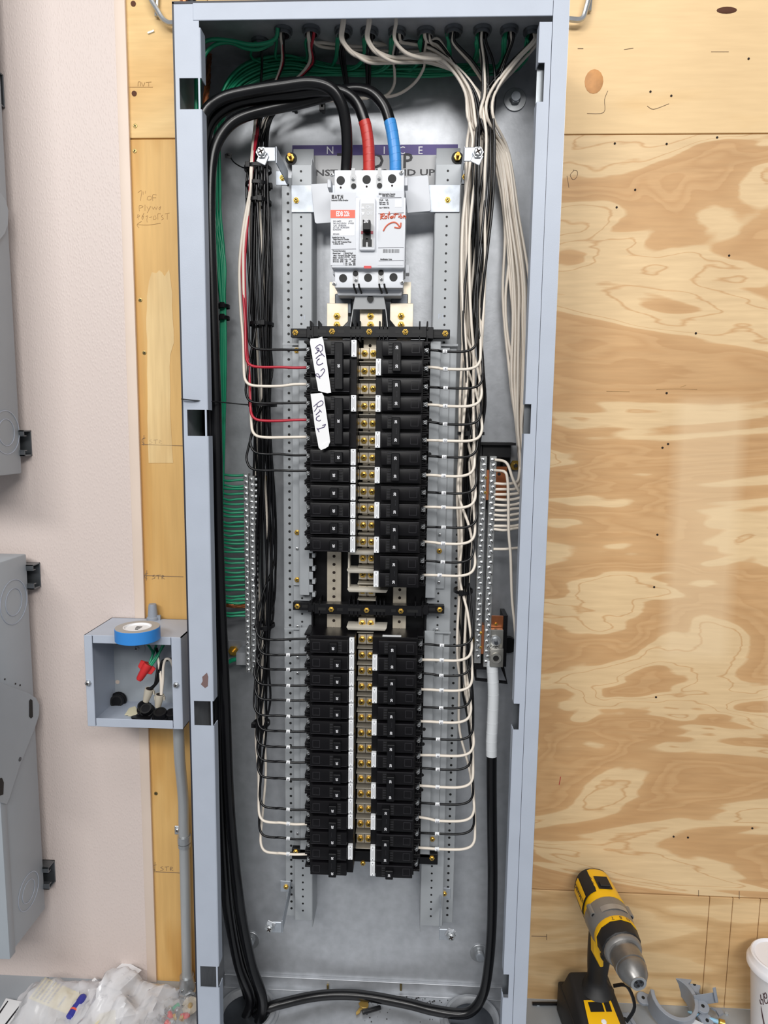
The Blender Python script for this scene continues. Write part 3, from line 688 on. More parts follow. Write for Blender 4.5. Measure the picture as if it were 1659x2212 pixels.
for u, v in ((768, 600), (823, 598)):
    a, b_ = P(u, v+10, -.1101), P(u, v-12, -.1101); w_ = .0040
    poly = [a+Vector((w_*math.cos(t), 0, w_*math.sin(t))) for t in [PI+PI*k/8 for k in range(9)]]+[b_+Vector((w_*math.cos(t), 0, w_*math.sin(t))) for t in [PI*k/8 for k in range(9)]]
    MB().prism(poly, (0, -.0003, 0)).build('screw_recess', 'label_grey', mbk)
    md('recess_hole', 'black_deep', u, v-9, -.1105, .0038); inst(SCR_SMALL, 'cover_screw', mbk, P(u+1, v+5, -.1104))
for u, v, Y in ((717, 378, -.1132), (867, 373, -.1132), (722, 613, -.1102), (869, 610, -.1102)):
    s_ = inst(SCR_SMALL, 'corner_screw', mbk, P(u, v, Y)); s_.scale = (1.25, 1, 1.25)
for u, v in ((707, 396), (873, 392), (719, 584), (876, 581)):
    Y = -.108 if v < 500 else -.105
    mb = MB(); pbox(mb, u, v-9, u+8, v+9, Y, Y+.02); mb.build('snap_tab', 'white_plate', mbk, .0006)
for u in (763, 820):
    mb = MB(); pbox(mb, u-4, 363, u+4, 376, -.1135, -.108); mb.build('top_notch', 'label_grey', mbk)
for u in (764, 819):
    for d in (0, 11):
        mb = MB(); mb.tube([P(u+d, 613, -.1105), P(u+d+1, 620, -.1105), P(u+d+6, 633, -.096)], .0014, 6); mb.build('vent_leg', 'black_plastic', mbk)
# front plates
def plate(u0, v0, u1, v1, mat, Y, name, bev=.0):
    mb = MB(); pbox(mb, u0, v0, u1, v1, Y, Y+.0006); return mb.build(name, mat, mbk, bev)
pl = plate(714, 416, 769, 573, 'white_plate', Yf-.0003, 'rating_plate'); pr = plate(816, 413, 873, 573, 'white_plate', Yf-.0003, 'data_plate')
MB().add([], []); mb = MB(); pbox(mb, 714, 453.5, 767, 471, Yf-.0006, Yf); rb = mb.build('red_band', 'orange_red', mbk)
letter(MB(), 'EDB 22k', .0092, P(740.5, 462.3, Yf-.0008), fit=.0185, bold=.0003).build('band_lettering', 'ink_white', rb)
mb = MB(); pbox(mb, 716, 474, 766, 509, Yf-.0006, Yf); ws = mb.build('style_sticker', 'white_sticker', mbk, .0002)
def lines(par, mat, rows, size, Y=Yf-.0008, bold=.00012):
    mb = MB()
    for s, u, v, fit in rows: letter(mb, s, size, P(u, v, Y), fit=fit*.00066, bold=bold)
    return mb.build('print', mat, par)
mb = MB(); letter(mb, 'E', .0062, P(719, 425.5, Yf-.0008), bold=.0004, fit=.0035); letter(mb, 'A', .0062, P(725.5, 425.5, Yf-.0008), bold=.0004, fit=.0035); letter(mb, 'T', .0062, P(731, 425.5, Yf-.0008), bold=.0004, fit=.0034); letter(mb, '.', .0100, P(735, 425.5, Yf-.0008), bold=.0003); letter(mb, 'N', .0062, P(738.5, 425.5, Yf-.0008), bold=.0004, fit=.0032)
mb.build('logo', 'ink', pl)
lines(pl, 'ink', [('Industrial Circuit Breaker', 734, 432.5, 35)], .0026)
lines(ws, 'ink_soft', [('200 AMPS', 728, 478, 17), ('40°C', 757, 478, 8), ('240 VAC/125VDC', 734, 482.5, 28), ('3 POLES', 758, 482.5, 12), ('CAT  EDB3200', 734, 487, 27), ('STYLE  EDB3200', 737, 491.5, 34), ('EDB3200', 728, 496, 17), ('E3200', 726, 506, 13)], .0029)
lines(pl, 'ink', [('Suitable For Use On', 731, 513, 26), ('Single Phase AC Circuits.', 737, 517, 33), ('Use (2) 100% Protected Poles', 738, 522.5, 40), ('In Series for DC.', 731, 526.5, 21), ('Terminal Information', 732.5, 542, 27)], .0026)
lines(pl, 'ink', [('Slotted Head', 727, 547, 16), ('Max  Torque', 731, 552, 21), ('Size  Lb-in', 730, 556.5, 21), ('5/16 in  135', 730, 561, 21), ('5/16 in  275', 730, 565, 21), ('Slotted Head', 753, 546.5, 17), ('Wire Size Torque', 756, 551, 24), ('AWG   Lb-in', 756, 555, 24), ('14 - 10   35', 756, 560, 23), ('8   40', 757, 564, 21), ('6 - 4   45', 757, 568, 21), ('2 - 4/0  50', 757, 571.5, 21)], .0025)
def hair(par, u0, v0, u1, v1, w_=.00025, mat='ink_soft'):
    a, b_ = P(u0, v0, Yf-.0007), P(u1, v1, Yf-.0007); MB().tube([a, b_], w_, 4).build('rule', mat, par)
for par, u0, v0, u1, v1 in ((pl, 716, 538.5, 769, 537.5), (pl, 742, 545, 743, 572), (pr, 821, 427.5, 867, 426.5), (pr, 817, 461.5, 872, 459.5), (pr, 817, 535.5, 872, 534.5), (pr, 818, 563.5, 872, 562.5)): hair(par, u0, v0, u1, v1)
lines(pr, 'ink', [('EDB Interrupting Capacity', 836, 419, 34), ('RMS Sym. Ampere', 839, 423, 25), ('Volt    kA', 829, 432, 19), ('240 max.  22', 829, 437, 19), ('125 max.  10', 829, 441, 19), ('max = 50/60 Hz', 830, 448.5, 21), ('Modification Code', 834, 560, 24)], .0026)
mb = MB(); pbox(mb, 853, 431, 868, 447.5, Yf-.0006, Yf); q = mb.build('approval_sticker', 'white_sticker', mbk, .0002)
mb = MB(); R_ = random.Random(5); u = 827.5
while u < 862:
    wd = R_.choice((.5, .8, 1.2)); pbox(mb, u, 538, u+wd, 546, Yf-.0006, Yf-.0003); u += wd+R_.choice((.5, .8, 1.1))
mb.build('barcode', 'ink', pr)
plate(786, 574, 802, 580, 'red_plastic', Yf-.0008, 'trip_button', .0002)
# orange marker handwriting
strokes(MB(), [[(822, 474), (826, 463)], [(821, 464), (829, 461), (829, 466), (822, 468), (829, 473)], [(832, 468), (831, 472), (835, 471), (836, 467), (832, 467)], [(841, 457), (839, 472)], [(837, 464), (843, 462)], [(846, 467), (843, 470), (847, 471), (849, 466), (849, 471)], [(855, 460), (852, 471)], [(850, 463), (861, 462)], [(862, 466), (861, 470)], [(862, 463), (862.3, 463.3)], [(866, 462), (864, 470), (869, 470), (867, 466)], [(872, 471), (872, 466), (876, 468), (876, 472)]], Yf-.0007, .00075).build('rotation_note', 'marker_orange', mbk)
strokes(MB(), [[(828, 499), (833, 490), (841, 483), (851, 480), (858, 483), (863, 490)], [(852, 491), (864, 492), (866, 481)]], Yf-.0007, .00105).build('rotation_arrow', 'marker_orange', mbk)
# toggle
mb = MB(); pbox(mb, 775.5, 427.5, 812, 541, Yf-.0050, Yf); tg = mb.build('toggle_surround', 'white_plastic', mbk, .0022, 3)
mb = MB(); pbox(mb, 780, 439, 808, 534, Yf-.0053, Yf-.004); tw = mb.build('toggle_window', 'label_grey', mbk, .0003)
mb = MB(); letter(mb, 'On', .0070, P(797, 447.5, Yf-.0056)); letter(mb, 'OFF', .0066, P(799, 461, Yf-.0056), fit=.0085)
mb.prism([P(780, 451, Yf-.0056), P(788, 451, Yf-.0056), P(784, 445, Yf-.0056)], (0, .0002, 0)); mb.prism([P(780, 458, Yf-.0056), P(788, 458, Yf-.0056), P(784, 466, Yf-.0056)], (0, .0002, 0))
mb.build('embossing', 'white_plastic', tw)
mb = MB(); pbox(mb, 780, 499, 806, 505, Yf-.0060, Yf-.004); mb.build('indicator', 'red_dark', mbk)
mb = MB(); mb.hexa([P(784, 503, Yf-.006), P(801, 503, Yf-.006), P(801, 503, Yf), P(784, 503, Yf), P(783.5, 474, Yf-.019), P(796.5, 474, Yf-.019), P(800, 484, Yf-.004), P(785, 484, Yf-.004)])
mb.box(*sorted((P(784, 500, Yf-.017).x, P(800, 500, Yf-.017).x)), Yf-.019, Yf-.005, P(790, 497, Yf-.017).z, P(790, 476, Yf-.017).z)
th = mb.build('toggle', 'black_plastic', mbk, .0005)
letter(MB(), '200', .0068, P(790.5, 477.5, Yf-.0193)+Vector((0, 0, 0)), fit=.0062, bold=.0002).build('rating', 'ink_white', th)
mb = MB(); pbox(mb, 784, 503, 801, 517, Yf-.0062, Yf-.004); pbox(mb, 783, 517, 790.5, 532, Yf-.0062, Yf-.004); pbox(mb, 794.5, 517, 803, 532, Yf-.0062, Yf-.004); pbox(mb, 790, 515, 795, 522, Yf-.0062, Yf-.004)
mb.build('toggle_slide', 'black_plastic', mbk)
# white barrier cards either side
def card(pts, Y, lab):
    o = MB().prism([P(u, v, Y) for u, v in pts], (0, .0009, 0)).build('barrier_card', 'white_plate', None, .0003); tag(o, lab, 'card', 'white cards beside the main breaker')
card([(672, 398), (715, 395), (722, 480), (684, 483), (680, 480)], -.058, 'white fibre card tucked behind the left side of the main breaker')
card([(872, 383), (922, 378), (925, 381), (931, 453), (928, 456), (880, 460)], -.058, 'white fibre card tucked behind the right side of the main breaker')
# ================================================================== branch breakers
def breaker_proto(n, state, amps):
    h = n*.0127; t = thing('branch_breaker', (0, 0, 0)); KIDS[t.name] = []
    def part(mb, name, mat, par=None, **k):
        o = mb.build(name, mat, par or t, **k); KIDS.setdefault((par or t).name, []).append(o); return o
    def share(me, name, loc, par=None, sc=None):
        o = bpy.data.objects.new(name, me); COL.objects.link(o); o.parent = par or t; o.location = loc
        if sc: o.scale = sc
        KIDS.setdefault((par or t).name, []).append(o); return o
    zs = [h-.0127-.0254*k for k in range(n)]
    mb = MB(); mb.box(-.0015, .066, -.0545, 0, -h+.0002, h-.0002); mb.box(.066, .0742, -.030, 0, -h+.0002, h-.0002)
    for z in zs:
        for s in (-1, 1):
            mb.box(.0655, .0755, -.046, 0, *sorted((z+s*.0124, z+s*.0092))); mb.box(.0655, .0722, -.050, 0, *sorted((z+s*.0092, z+s*.0068))); mb.box(.0655, .0690, -.052, 0, *sorted((z+s*.0068, z+s*.0052)))
    part(mb, 'body', 'black_breaker', bevel=.0005)
    for z in zs:
        f = part(MB().box(.0076, .0640, -.066, -.050, z-.0103, z+.0103), 'face', 'black_breaker', bevel=.0010, seg=2)
        part(MB().box(.0085, .063, -.0664, -.065, z+.0088, z+.0096), 'ridge', 'painted_edge_highlight', f)
        sx = (.0163, .0228) if state == 'out' else (.0285, .0345)
        part(MB().box(sx[0], sx[1], -.0663, -.065, z-.0085, z+.0085), 'slot', 'black_deep', f)
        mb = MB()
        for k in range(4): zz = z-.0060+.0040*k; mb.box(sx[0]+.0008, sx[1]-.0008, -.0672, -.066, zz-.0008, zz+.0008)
        part(mb, 'rib', 'painted_edge_highlight', f)
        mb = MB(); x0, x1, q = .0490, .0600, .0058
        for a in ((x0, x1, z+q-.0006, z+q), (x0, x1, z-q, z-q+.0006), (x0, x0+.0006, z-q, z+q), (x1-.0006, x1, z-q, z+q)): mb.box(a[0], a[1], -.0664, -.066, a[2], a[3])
        part(mb, 'window_frame', 'painted_edge_highlight', f)
        share(SCR_SLOT, 'terminal_screw', (.0696, -.0425, z), None, (1.15, 2.2, 1.15)); part(MB().box(.0662, .0730, -.0425, -.030, z-.0036, z+.0036), 'terminal_clamp', 'zinc', bevel=.0005)
    hx = (.0228, .0345) if state == 'out' else (.0165, .0282)
    ext = .0072 if n == 1 else .0254*(n-1)/2+.0068
    if n == 1:
        mb = MB(); mb.hexa([(hx[0], -.066, -ext), (hx[1], -.066, -ext), (hx[1], -.060, -ext), (hx[0], -.060, -ext)]+[(hx[0], -.066, ext), (hx[1], -.066, ext), (hx[1], -.060, ext), (hx[0], -.060, ext)])
        mb = MB().box(hx[0], hx[1], -.0755, -.060, -ext, ext)
    else: mb = MB().box(hx[0], hx[1], -.0765, -.060, -ext, ext)
    hd = part(mb, 'handle', 'black_plastic', bevel=.0008)
    yy = -.0757 if n == 1 else -.0767; cx = (hx[0]+hx[1])/2
    for z in (zs if n < 3 else [0]):
        part(letter(MB(), amps, .0046, (cx, yy, z), (0, 0, 1), (-1, 0, 0), bold=.00015), 'rating', 'ink_white', hd)
    if n > 1:
        mb = MB()
        for z in ([0] if n == 2 else [.014, -.014]): letter(mb, '. . . . .', .0035, (cx, yy, z), (0, 0, 1), (-1, 0, 0))
        part(mb, 'imprint', 'ink_soft', hd)
    lz = zs[-1] if True else 0
    st = part(MB().box(-.0012, .0062, -.0620, -.0545, lz-.0116, lz+.0116), 'sticker', 'white_sticker', bevel=.0006)
    mb = MB()
    for k, x in enumerate((.0010, .0025, .0040)): mb.box(x-.0002, x+.0002, -.06215, -.0619, lz-.008+.002*(k % 2), lz+.007-.002*(k == 1))
    mb.disc((.0025, -.0619, lz+.0098), (0, -1, 0), .0009, .0003, 8); mb.disc((.0025, -.0619, lz-.0098), (0, -1, 0), .0009, .0003, 8)
    part(mb, 'print', 'ink_soft', st)
    return t
PROT = {}
def get_proto(n, state, amps):
    k = (n, state, amps)
    if k not in PROT: PROT[k] = [breaker_proto(*k), False]
    p = PROT[k]
    if not p[1]: p[1] = True; return p[0]
    return copy_tree(p[0])
BR_L = [(0, 3, 'in', '30'), (3, 3, 'in', '30'), (6, 1, 'in', '20')]+[(i, 1, 'out', '20') for i in range(7, 12)]+[(17, 1, 'out', '20')]+[(i, 1, 'in', '20') for i in range(18, 27)]+[(27, 1, 'out', '20'), (28, 2, 'out', '20'), (30, 2, 'out', '20')]
BR_R = [(i, 2, 'out', '20') for i in (0, 2, 4, 6, 8, 10, 12, 17, 19, 21, 23, 25)]+[(27, 2, 'in', '20'), (29, 2, 'in', '20'), (31, 1, 'out', '20')]
NP = {1: 'single-pole', 2: 'two-pole', 3: 'three-pole'}
for side, lst in (('left', BR_L), ('right', BR_R)):
    cnt = {'upper': 0, 'lower': 0}
    for i, n, st, am in lst:
        o = get_proto(n, st, am); z = ROWZ[i]-.0127*(n-1)
        g = 'upper' if i < 15 else 'lower'
        dx = .0 if i < 15 else -.0004
        if side == 'right': o.location = (.0135+dx, -.050, z); o.rotation_euler = (0, 0, 0)
        else: o.location = (-.0163+dx, -.050, z); o.rotation_euler = (0, PI, 0)
        lab = 'black %s %s amp breaker, %s from top of the %s %s stack' % (NP[n], am, ordw(cnt[g]), g, side); cnt[g] += 1
        tag(o, lab, 'circuit breaker', 'branch breakers in the %s column' % side)
# bright top label on the first lower right breaker
o = MB().box(.026, .054, -.1020, -.0950, ROWZ[17]+.0127, ROWZ[17]+.0132).build('sticker', 'white_sticker'); tag(o, 'small white sticker on the top face of the lower right stack', 'sticker')
# white tape strips with handwriting
TS = .1176
def tq(pts, x0=640, y0=720): return [(x0+a*TS, y0+b_*TS) for a, b_ in pts]
def tape(poly, note, lab, curl=None):
    Y = -.1268; c = P(*poly[0], Y); t = thing('tape_strip', (c.x, -.1166, c.z), lab, 'tape', 'white tape strips on the three-pole breakers')
    MB().prism([P(u, v, Y) for u, v in poly], (0, .0005, 0)).build('strip', 'paper_white', t)
    if curl: MB().prism([P(u, v, Y-.0012-.001*(k % 2)) for k, (u, v) in enumerate(curl)], (0, .0004, 0)).build('curled_end', 'paper_white', t)
    strokes(MB(), note, Y-.0001, .00062).build('handwriting', 'marker_purple', t)
tape(tq([(262, 100), (400, 90), (440, 70), (480, 62), (478, 80), (498, 130), (560, 520), (640, 1090), (570, 1102), (405, 1058), (330, 640), (250, 160)]),
     [tq(l) for l in ([(345, 275), (385, 232), (430, 208), (470, 225), (486, 262), (478, 310), (445, 335), (425, 320)], [(425, 320), (385, 310), (378, 275), (408, 275), (415, 305), (392, 345), (350, 375)],
                      [(440, 345), (520, 430)], [(480, 390), (420, 410), (360, 465)], [(430, 465), (385, 500), (378, 555), (410, 582), (455, 570), (490, 545)],
                      [(448, 690), (490, 650), (512, 660), (520, 690), (490, 740), (450, 790), (400, 800), (360, 770), (362, 750), (400, 745), (425, 790), (432, 830)])],
     'white tape strip lettered RTU 2 on the topmost left breaker')
tape(tq([(262, 1112), (470, 1096), (505, 1150), (560, 1520), (612, 1900), (622, 1990), (590, 2075), (540, 2110), (455, 2145), (412, 2100), (345, 1750), (300, 1400)]),
     [tq(l) for l in ([(318, 1345), (400, 1275), (455, 1240), (490, 1262), (480, 1310), (420, 1345), (375, 1350)], [(378, 1290), (380, 1360), (330, 1435)],
                      [(420, 1400), (465, 1450)], [(445, 1420), (360, 1500)], [(430, 1510), (375, 1545), (372, 1590), (420, 1612), (448, 1590)],
                      [(480, 1695), (540, 1668)], [(540, 1668), (512, 1722)], [(512, 1722), (395, 1762)], [(378, 1738), (420, 1815)])],
     'white tape strip lettered RTU 1 with a curled lower end', tq([(455, 2145), (490, 2050), (575, 1992), (600, 2010), (590, 2075), (540, 2110)]))

# ================================================================== ground bar and neutral bar
gb = thing('ground_bar', P(540, 1460, -.03), 'long double ground bar full of screws with green wires', 'terminal bar')
zt_, zb_ = P(538, 1022, -.052).z, P(541, 1452, -.052).z
for k, (x0, x1, dz) in enumerate(((-.1932, -.1852, 0), (-.1843, -.1755, -.004))):
    bar = MB().box(x0, x1, -.053-.001*k, -.040, zb_+dz, zt_+dz).build('bar', 'bar_metal', gb, .0005)
    z = zt_+dz-.006; j = 0
    while z > zb_+dz+.003:
        s_ = inst(SCR_BAR, 'bar_screw', bar, ((x0+x1)/2+(.0006 if j % 2 else -.0006), -.053-.001*k, z)); s_.rotation_euler = (0, random.uniform(0, 3), 0); s_.scale = (1.3, 1+1.2*random.random(), 1.3)
        z -= .0088; j += 1
mb = MB(); z = zt_-.01
while z > zb_: mb.disc((-.1755, -.047, z), (1, 0, 0), .0028, .0022, 8); z -= .0088
tag(mb.build('wire_screw_tip', 'zinc', gb), None, None, None, 'stuff')
def gplate(u0, v0, u1, v1, bu, bv, lab):
    mb = MB(); pbox(mb, u0, v0, u1, v1, -.004, -.002); mb.build('mounting_foot', 'galv', gb, .0004)
    c = P(bu, bv, -.004); MB().lathe([(.0088, 0), (.0088, .005)], c, (0, -1, 0), 6).build('nut', 'brass', gb, .0006); MB().cyl(c, c+Vector((0, -.014, 0)), .003, 10).build('stud', 'brass', gb)
gplate(570, 1028, 594, 1060, 581, 1037, ''); gplate(494, 1384, 532, 1416, 505, 1405, '')
mb = MB(); mb.box(-.1935, -.1640, -.040, -.004, P(0, 1045, -.02).z-.012, P(0, 1045, -.02).z+.012); mb.box(-.212, -.176, -.040, -.004, P(0, 1400, -.02).z-.010, P(0, 1400, -.02).z+.010); mb.build('standoff', 'galv', gb)
nb = thing('neutral_bar', P(1060, 1470, -.02), 'long double neutral bar with copper links at the right', 'terminal bar')
NBX = []
for k, (ut, ub) in enumerate(((1041, 1034), (1063, 1053))):
    a, b_ = P(ut, 985, -.062), P(ub, 1432+8*k, -.062); x0 = (a.x+b_.x)/2
    bar = MB().box(x0-.0052, x0+.0052, -.064, -.050, b_.z, a.z).build('bar', 'bar_metal', nb, .0005); NBX.append(x0)
    z = a.z-.006; j = 0
    while z > b_.z+.003:
        s_ = inst(SCR_BAR, 'bar_screw', bar, (x0+(.0012 if j % 2 else -.0012), -.064, z)); s_.rotation_euler = (0, random.uniform(0, 3), 0); s_.scale = (1.42, 1+1.3*random.random(), 1.42)
        z -= .0082; j += 1
xm = (NBX[0]+NBX[1])/2
for v0, v1 in ((1015, 1080), (1350, 1412)):
    a, b_ = P(1050, v0, -.06), P(1050, v1, -.06); MB().box(xm-.0022, xm+.0022, -.063, -.046, b_.z, a.z).build('copper_link', 'copper', nb, .0006)
    for f in (.25, .75): inst(SCR_BRASS, 'link_screw', nb, (xm-.003, -.064, a.z+(b_.z-a.z)*f)).scale = (.55, .7, .55)
mb = MB(); pbox(mb, 1066, 1008, 1096, 1077, -.040, -.037); cp = mb.build('copper_plate', 'copper', nb, .0005); MB().disc(P(1078, 1024, -.0401), (0, -1, 0), .0026, .0004, 12).build('plate_hole', 'black_deep', cp)
mb = MB(); pbox(mb, 1055, 1331, 1088, 1362, -.046, -.042); cp2 = mb.build('copper_plate', 'copper', nb, .0005); inst(SCR_BRASS, 'plate_screw', nb, P(1071, 1348, -.046)).scale = (.6, 1.2, .6)
mb = MB(); pbox(mb, 1058, 1402, 1088, 1441, -.075, -.045); mb.build('lug', 'alu_lug', nb, .001, 2)
mb = MB(); pbox(mb, 1058, 1361, 1088, 1404, -.058, -.048); mb.build('lug_tang', 'alu_lug', nb, .0008)
c = P(1070, 1384, -.058); MB().lathe([(.0088, 0), (.0088, .002), (.0060, .0022), (.0060, .007)], c, (0, -1, 0), 16).build('lug_bolt', 'zinc', nb); MB().cyl(c, c+Vector((0, -.013, 0)), .003, 10).build('bolt_tip', 'steel_dark', nb)
c = P(1071, 1421, -.075); MB().ring(c, (0, -1, 0), .0082, .0046, .003, 20).build('set_screw', 'alu_lug', nb); MB().disc(c, (0, -1, 0), .0048, .001, 6).build('hex_socket', 'black_deep', nb)
mb = MB(); pbox(mb, 1042, 958, 1104, 988, -.046, -.004); mb.box(*sorted((P(1034, 957, -.055).x, P(1115, 957, -.055).x)), -.055, -.004, P(0+1075, 962, -.055).z, P(1075, 956, -.055).z); 
mb.prism([P(1034, 953, -.05), P(1034, 985, -.05), P(1042, 985, -.05), P(1042, 958, -.05)], (0, .04, 0)); mb.build('standoff', 'black_plastic', nb, .0006)
mb = MB(); pbox(mb, 1085, 958, 1104, 1030, -.030, -.004); pbox(mb, 1030, 1000, 1055, 1100, -.046, -.03); mb.build('standoff_foot', 'black_plastic', nb, .0006)
c = P(1112, 1005, -.004); MB().lathe([(.0085, 0), (.0085, .005)], c, (0, -1, 0), 6).build('nut', 'brass', nb, .0005); MB().cyl(c, c+Vector((0, -.012, 0)), .003, 10).build('stud', 'steel_dark', nb)
A = [P(u, v, -.050) for u, v in ((1026, 1440), (1028, 1470), (1094, 1476), (1090, 1442), (1086, 1330), (1096, 1330), (1100, 1442))]
mb = MB(); mb.tube([P(1025, 1440, -.05), P(1028, 1467, -.055), P(1095, 1474, -.055), P(1085, 1440, -.05)], .0028, 4); pbox(mb, 1025, 1436, 1060, 1446, -.055, -.004); pbox(mb, 1084, 1330, 1097, 1440, -.046, -.004); mb.build('standoff', 'black_plastic', nb)
c = P(1097, 1390, -.006); mb = MB(); mb.lathe([(.013, 0), (.013, .01)], c, (0, -1, 0), 20); mb.build('boss', 'black_plastic', nb)
c = P(1014, 1381, -.004); MB().lathe([(.0082, 0), (.0082, .005)], c, (0, -1, 0), 6).build('nut', 'brass', nb, .0005)
mb = MB(); pbox(mb, 992, 1372, 1030, 1396, -.003, -.0018); mb.build('mounting_foot', 'galv', nb)
# ================================================================== wiring
RW = random.Random(21)
def j(a): return RW.uniform(-a, a)
def wire(name, pts, r, mat, label, cat, group, n=7, k=5):
    o = MB().tube(spline(pts, k), r, n).build(name, mat, None, 0, 1, 80); return tag(o, label, cat, group)
def add_child(o, mb, name, mat, bevel=0):
    c = mb.build(name, mat, None, bevel); c.parent = o; return c
RWT = .00215; RBK = .00185; RGR = .0019
def wr(mat): return RWT if mat == 'wire_white' else RBK+.0002 if mat == 'wire_red' else RBK
# ---- right-hand branch wires
RROWS = list(range(0, 14))+list(range(17, 31))
XE = {0: 1030, 1: 1038, 2: 1043, 3: 1040, 4: 1039, 5: 1041, 6: 1031, 7: 1025, 8: 1029, 9: 1027, 10: 1030, 11: 1026, 12: 1023, 13: 1026, 17: 1021, 18: 1019, 19: 1016, 20: 1020, 21: 1017, 22: 1017, 23: 1022, 24: 1023, 25: 1018, 26: 1022, 27: 1022, 28: 1024, 29: 1024, 30: 1026}
RVT = {0: (756, 759), 1: (793, 797), 2: (836, 838), 3: (874, 877), 4: (911, 916), 5: (951, 952), 6: (985, 987), 7: (1026, 1028), 8: (1063, 1065), 9: (1095, 1096), 10: (1138, 1139), 11: (1170, 1174), 12: (1211, 1214), 13: (1242, 1243),
       17: (1391, 1394), 18: (1425, 1426), 19: (1454, 1459), 20: (1489, 1491), 21: (1527, 1529), 22: (1558, 1560), 23: (1595, 1597), 24: (1631, 1632), 25: (1659, 1662), 26: (1697, 1700), 27: (1734, 1737), 28: (1765, 1773), 29: (1799, 1801), 30: (1831, 1834)}
lanes = [(c_, r_) for r_ in range(4) for c_ in range(7)]; RW.shuffle(lanes)
black_dest = [5, 6, 7, 8, 8, 9, 9, 10, 7, 8, 9, 10, 6, 8]; white_dest = [3, 4, 5, 6, 3, 7, 4, 5, 10, 4, 2, 6, 8, 5]
bi = wi = 0
def bundle_x(z): # centre line of the right bundle in the world
    pts = [(.20, .166), (.40, .163), (.60, .152), (.75, .151), (.85, .152), (.95, .153), (1.05, .155), (1.15, .150), (1.25, .151), (1.34, .154), (1.40, .156), (1.6, .156)]
    for (a, xa), (b_, xb) in zip(pts[:-1], pts[1:]):
        if a <= z <= b_: return xa+(xb-xa)*(z-a)/(b_-a)
    return pts[-1][1]
def top_fan_right(x, mat, dest, lane, lr=1.5):
    c = CON[dest]; u = CONX[dest]; s = lane; d = (lr-1.5)
    end = [Vector((c.x+.0045*s, c.y+.003*d, HT-.006)), Vector((c.x+.003*s, c.y+.002*d, HT+.03))]
    if dest >= 7:
        um = (1060+u)/2
        return [P(1046+s*20, 255, -.058+.009*d), P(1053+s*17, 200, -.058+.009*d), P(um+s*13+j(2), 138+4*d, -.062+.008*d), P(u+s*8, 92+3*d, -.082+.005*d)]+end
    if dest in (3, 4, 5) and RW.random() < .55:      # wires from the front row of conduits sag below the rest
        return [P(1034+s*20, 265, -.058+.009*d), P(1022+s*17, 200, -.056+.009*d), P(985+s*12, 155+s*8, -.058+.008*d), P(930, 128+5*s+4*d, -.066+.008*d), P(u+95, 132+6*s, -.080), P(u+52+3*s, 130+7*s, -.092), P(u+18+3*s, 112+2*d, -.105), P(u-3+3*s, 84, -.117), P(u+3*s, 48, -.125), P(u+3*s, 20, -.128)]
    v = 106+s*15+5*d
    pts = [P(1034+s*20, 265, -.058+.009*d), P(1022+s*17, 200+s*6, -.056+.009*d), P(985+s*12, 148+s*10+3*d, -.054+.009*d)]
    uu = 930
    while uu > u+45: pts.append(P(uu, v+4*math.sin(uu*.03+s*3), -.056+.010*d)); uu -= 75
    pts += [P(u+28, v-10-6*s, -.066+.005*d), P(u+6+4*s, 90, -.082)]+end
    return pts
for q, i in enumerate(RROWS):
    white = (i % 2 == 1) if i < 15 else (i % 2 == 0)
    mat = 'wire_white' if white else 'wire_black'
    vt, vm = RVT[i]; xe = XE[i]
    lc, lr = lanes[q]
    def lane_pt(z): 
        sp_z = min(1, max(0, (z-.955)/.06)); x = bundle_x(z)-.0035*(1-sp_z)*(z > .62)+(lc-3)*(.0036+.0016*sp_z-(.0010 if z < .86 else 0))+(.0026+.0019*sp_z)*math.sin(z*17+q*2.1)
        y = -.072+lr*.0095+.003*math.sin(z*13+q*1.3)
        return Vector((x, y, z))
    a = P(925-(vt-756)*.019, vt, -.0865); u0 = 925-(vt-756)*.019
    pe = P(xe, vm, -.094)
    pts = [Vector((a.x-.010, -.084, a.z)), a, P(u0+22, (vt+vm)/2, -.090), P(955-(vt-756)*.01, vm, -.093), P(xe-34, vm+1, -.096), P(xe-12, vm-4, -.096), P(xe-2, vm-16, -.094), P(xe, vm-36, -.090)]
    z = pts[-1].z+.045; first = lane_pt(z+.03); prev = pts[-1]
    pts.append(Vector(((prev.x*2+first.x)/3, (prev.y+first.y)/2, z)))
    z += .05
    while z < 1.355: pts.append(lane_pt(z)); z += .055
    if white: d = white_dest[wi % 14]; wi += 1
    else: d = black_dest[bi % 14]; bi += 1
    pts.append(lane_pt(1.385)); pts += top_fan_right(0, mat, d, (lc-3)/3., lr)
    num = 2*(i+1) if i < 15 else 32+2*(i-17)
    o = wire('branch_wire', pts, wr(mat), mat, '%s wire, %s from the top of the %s right breakers' % ('white' if white else 'black', ordw(i if i < 15 else i-17), 'upper' if i < 15 else 'lower'), 'wire', 'branch wires of the right column')
    us = 963-(vt-756)*.0195 + (0 if i < 15 else 3)
    vs_ = vm+.5
    # sleeve sits on the wire: nearest spline point
    sp = spline(pts, 5); tgt = P(us, vs_, -.093); near = min(range(len(sp)), key=lambda k_: (sp[k_]-tgt).length)
    c0 = sp[near]; d_ = (sp[near+1]-sp[near-1]).normalized()
    sl = add_child(o, MB().lathe([(wr(mat)+.0010, -.0032), (wr(mat)+.0010, .0032)], c0, d_, 8), 'sleeve', 'white_sticker')
    nm = letter(MB(), str(num), .0042, c0+Vector((0, -wr(mat)-.0012, 0)), d_, (0, 0, 1), bold=.0001); add_child(sl, nm, 'number', 'ink_soft')
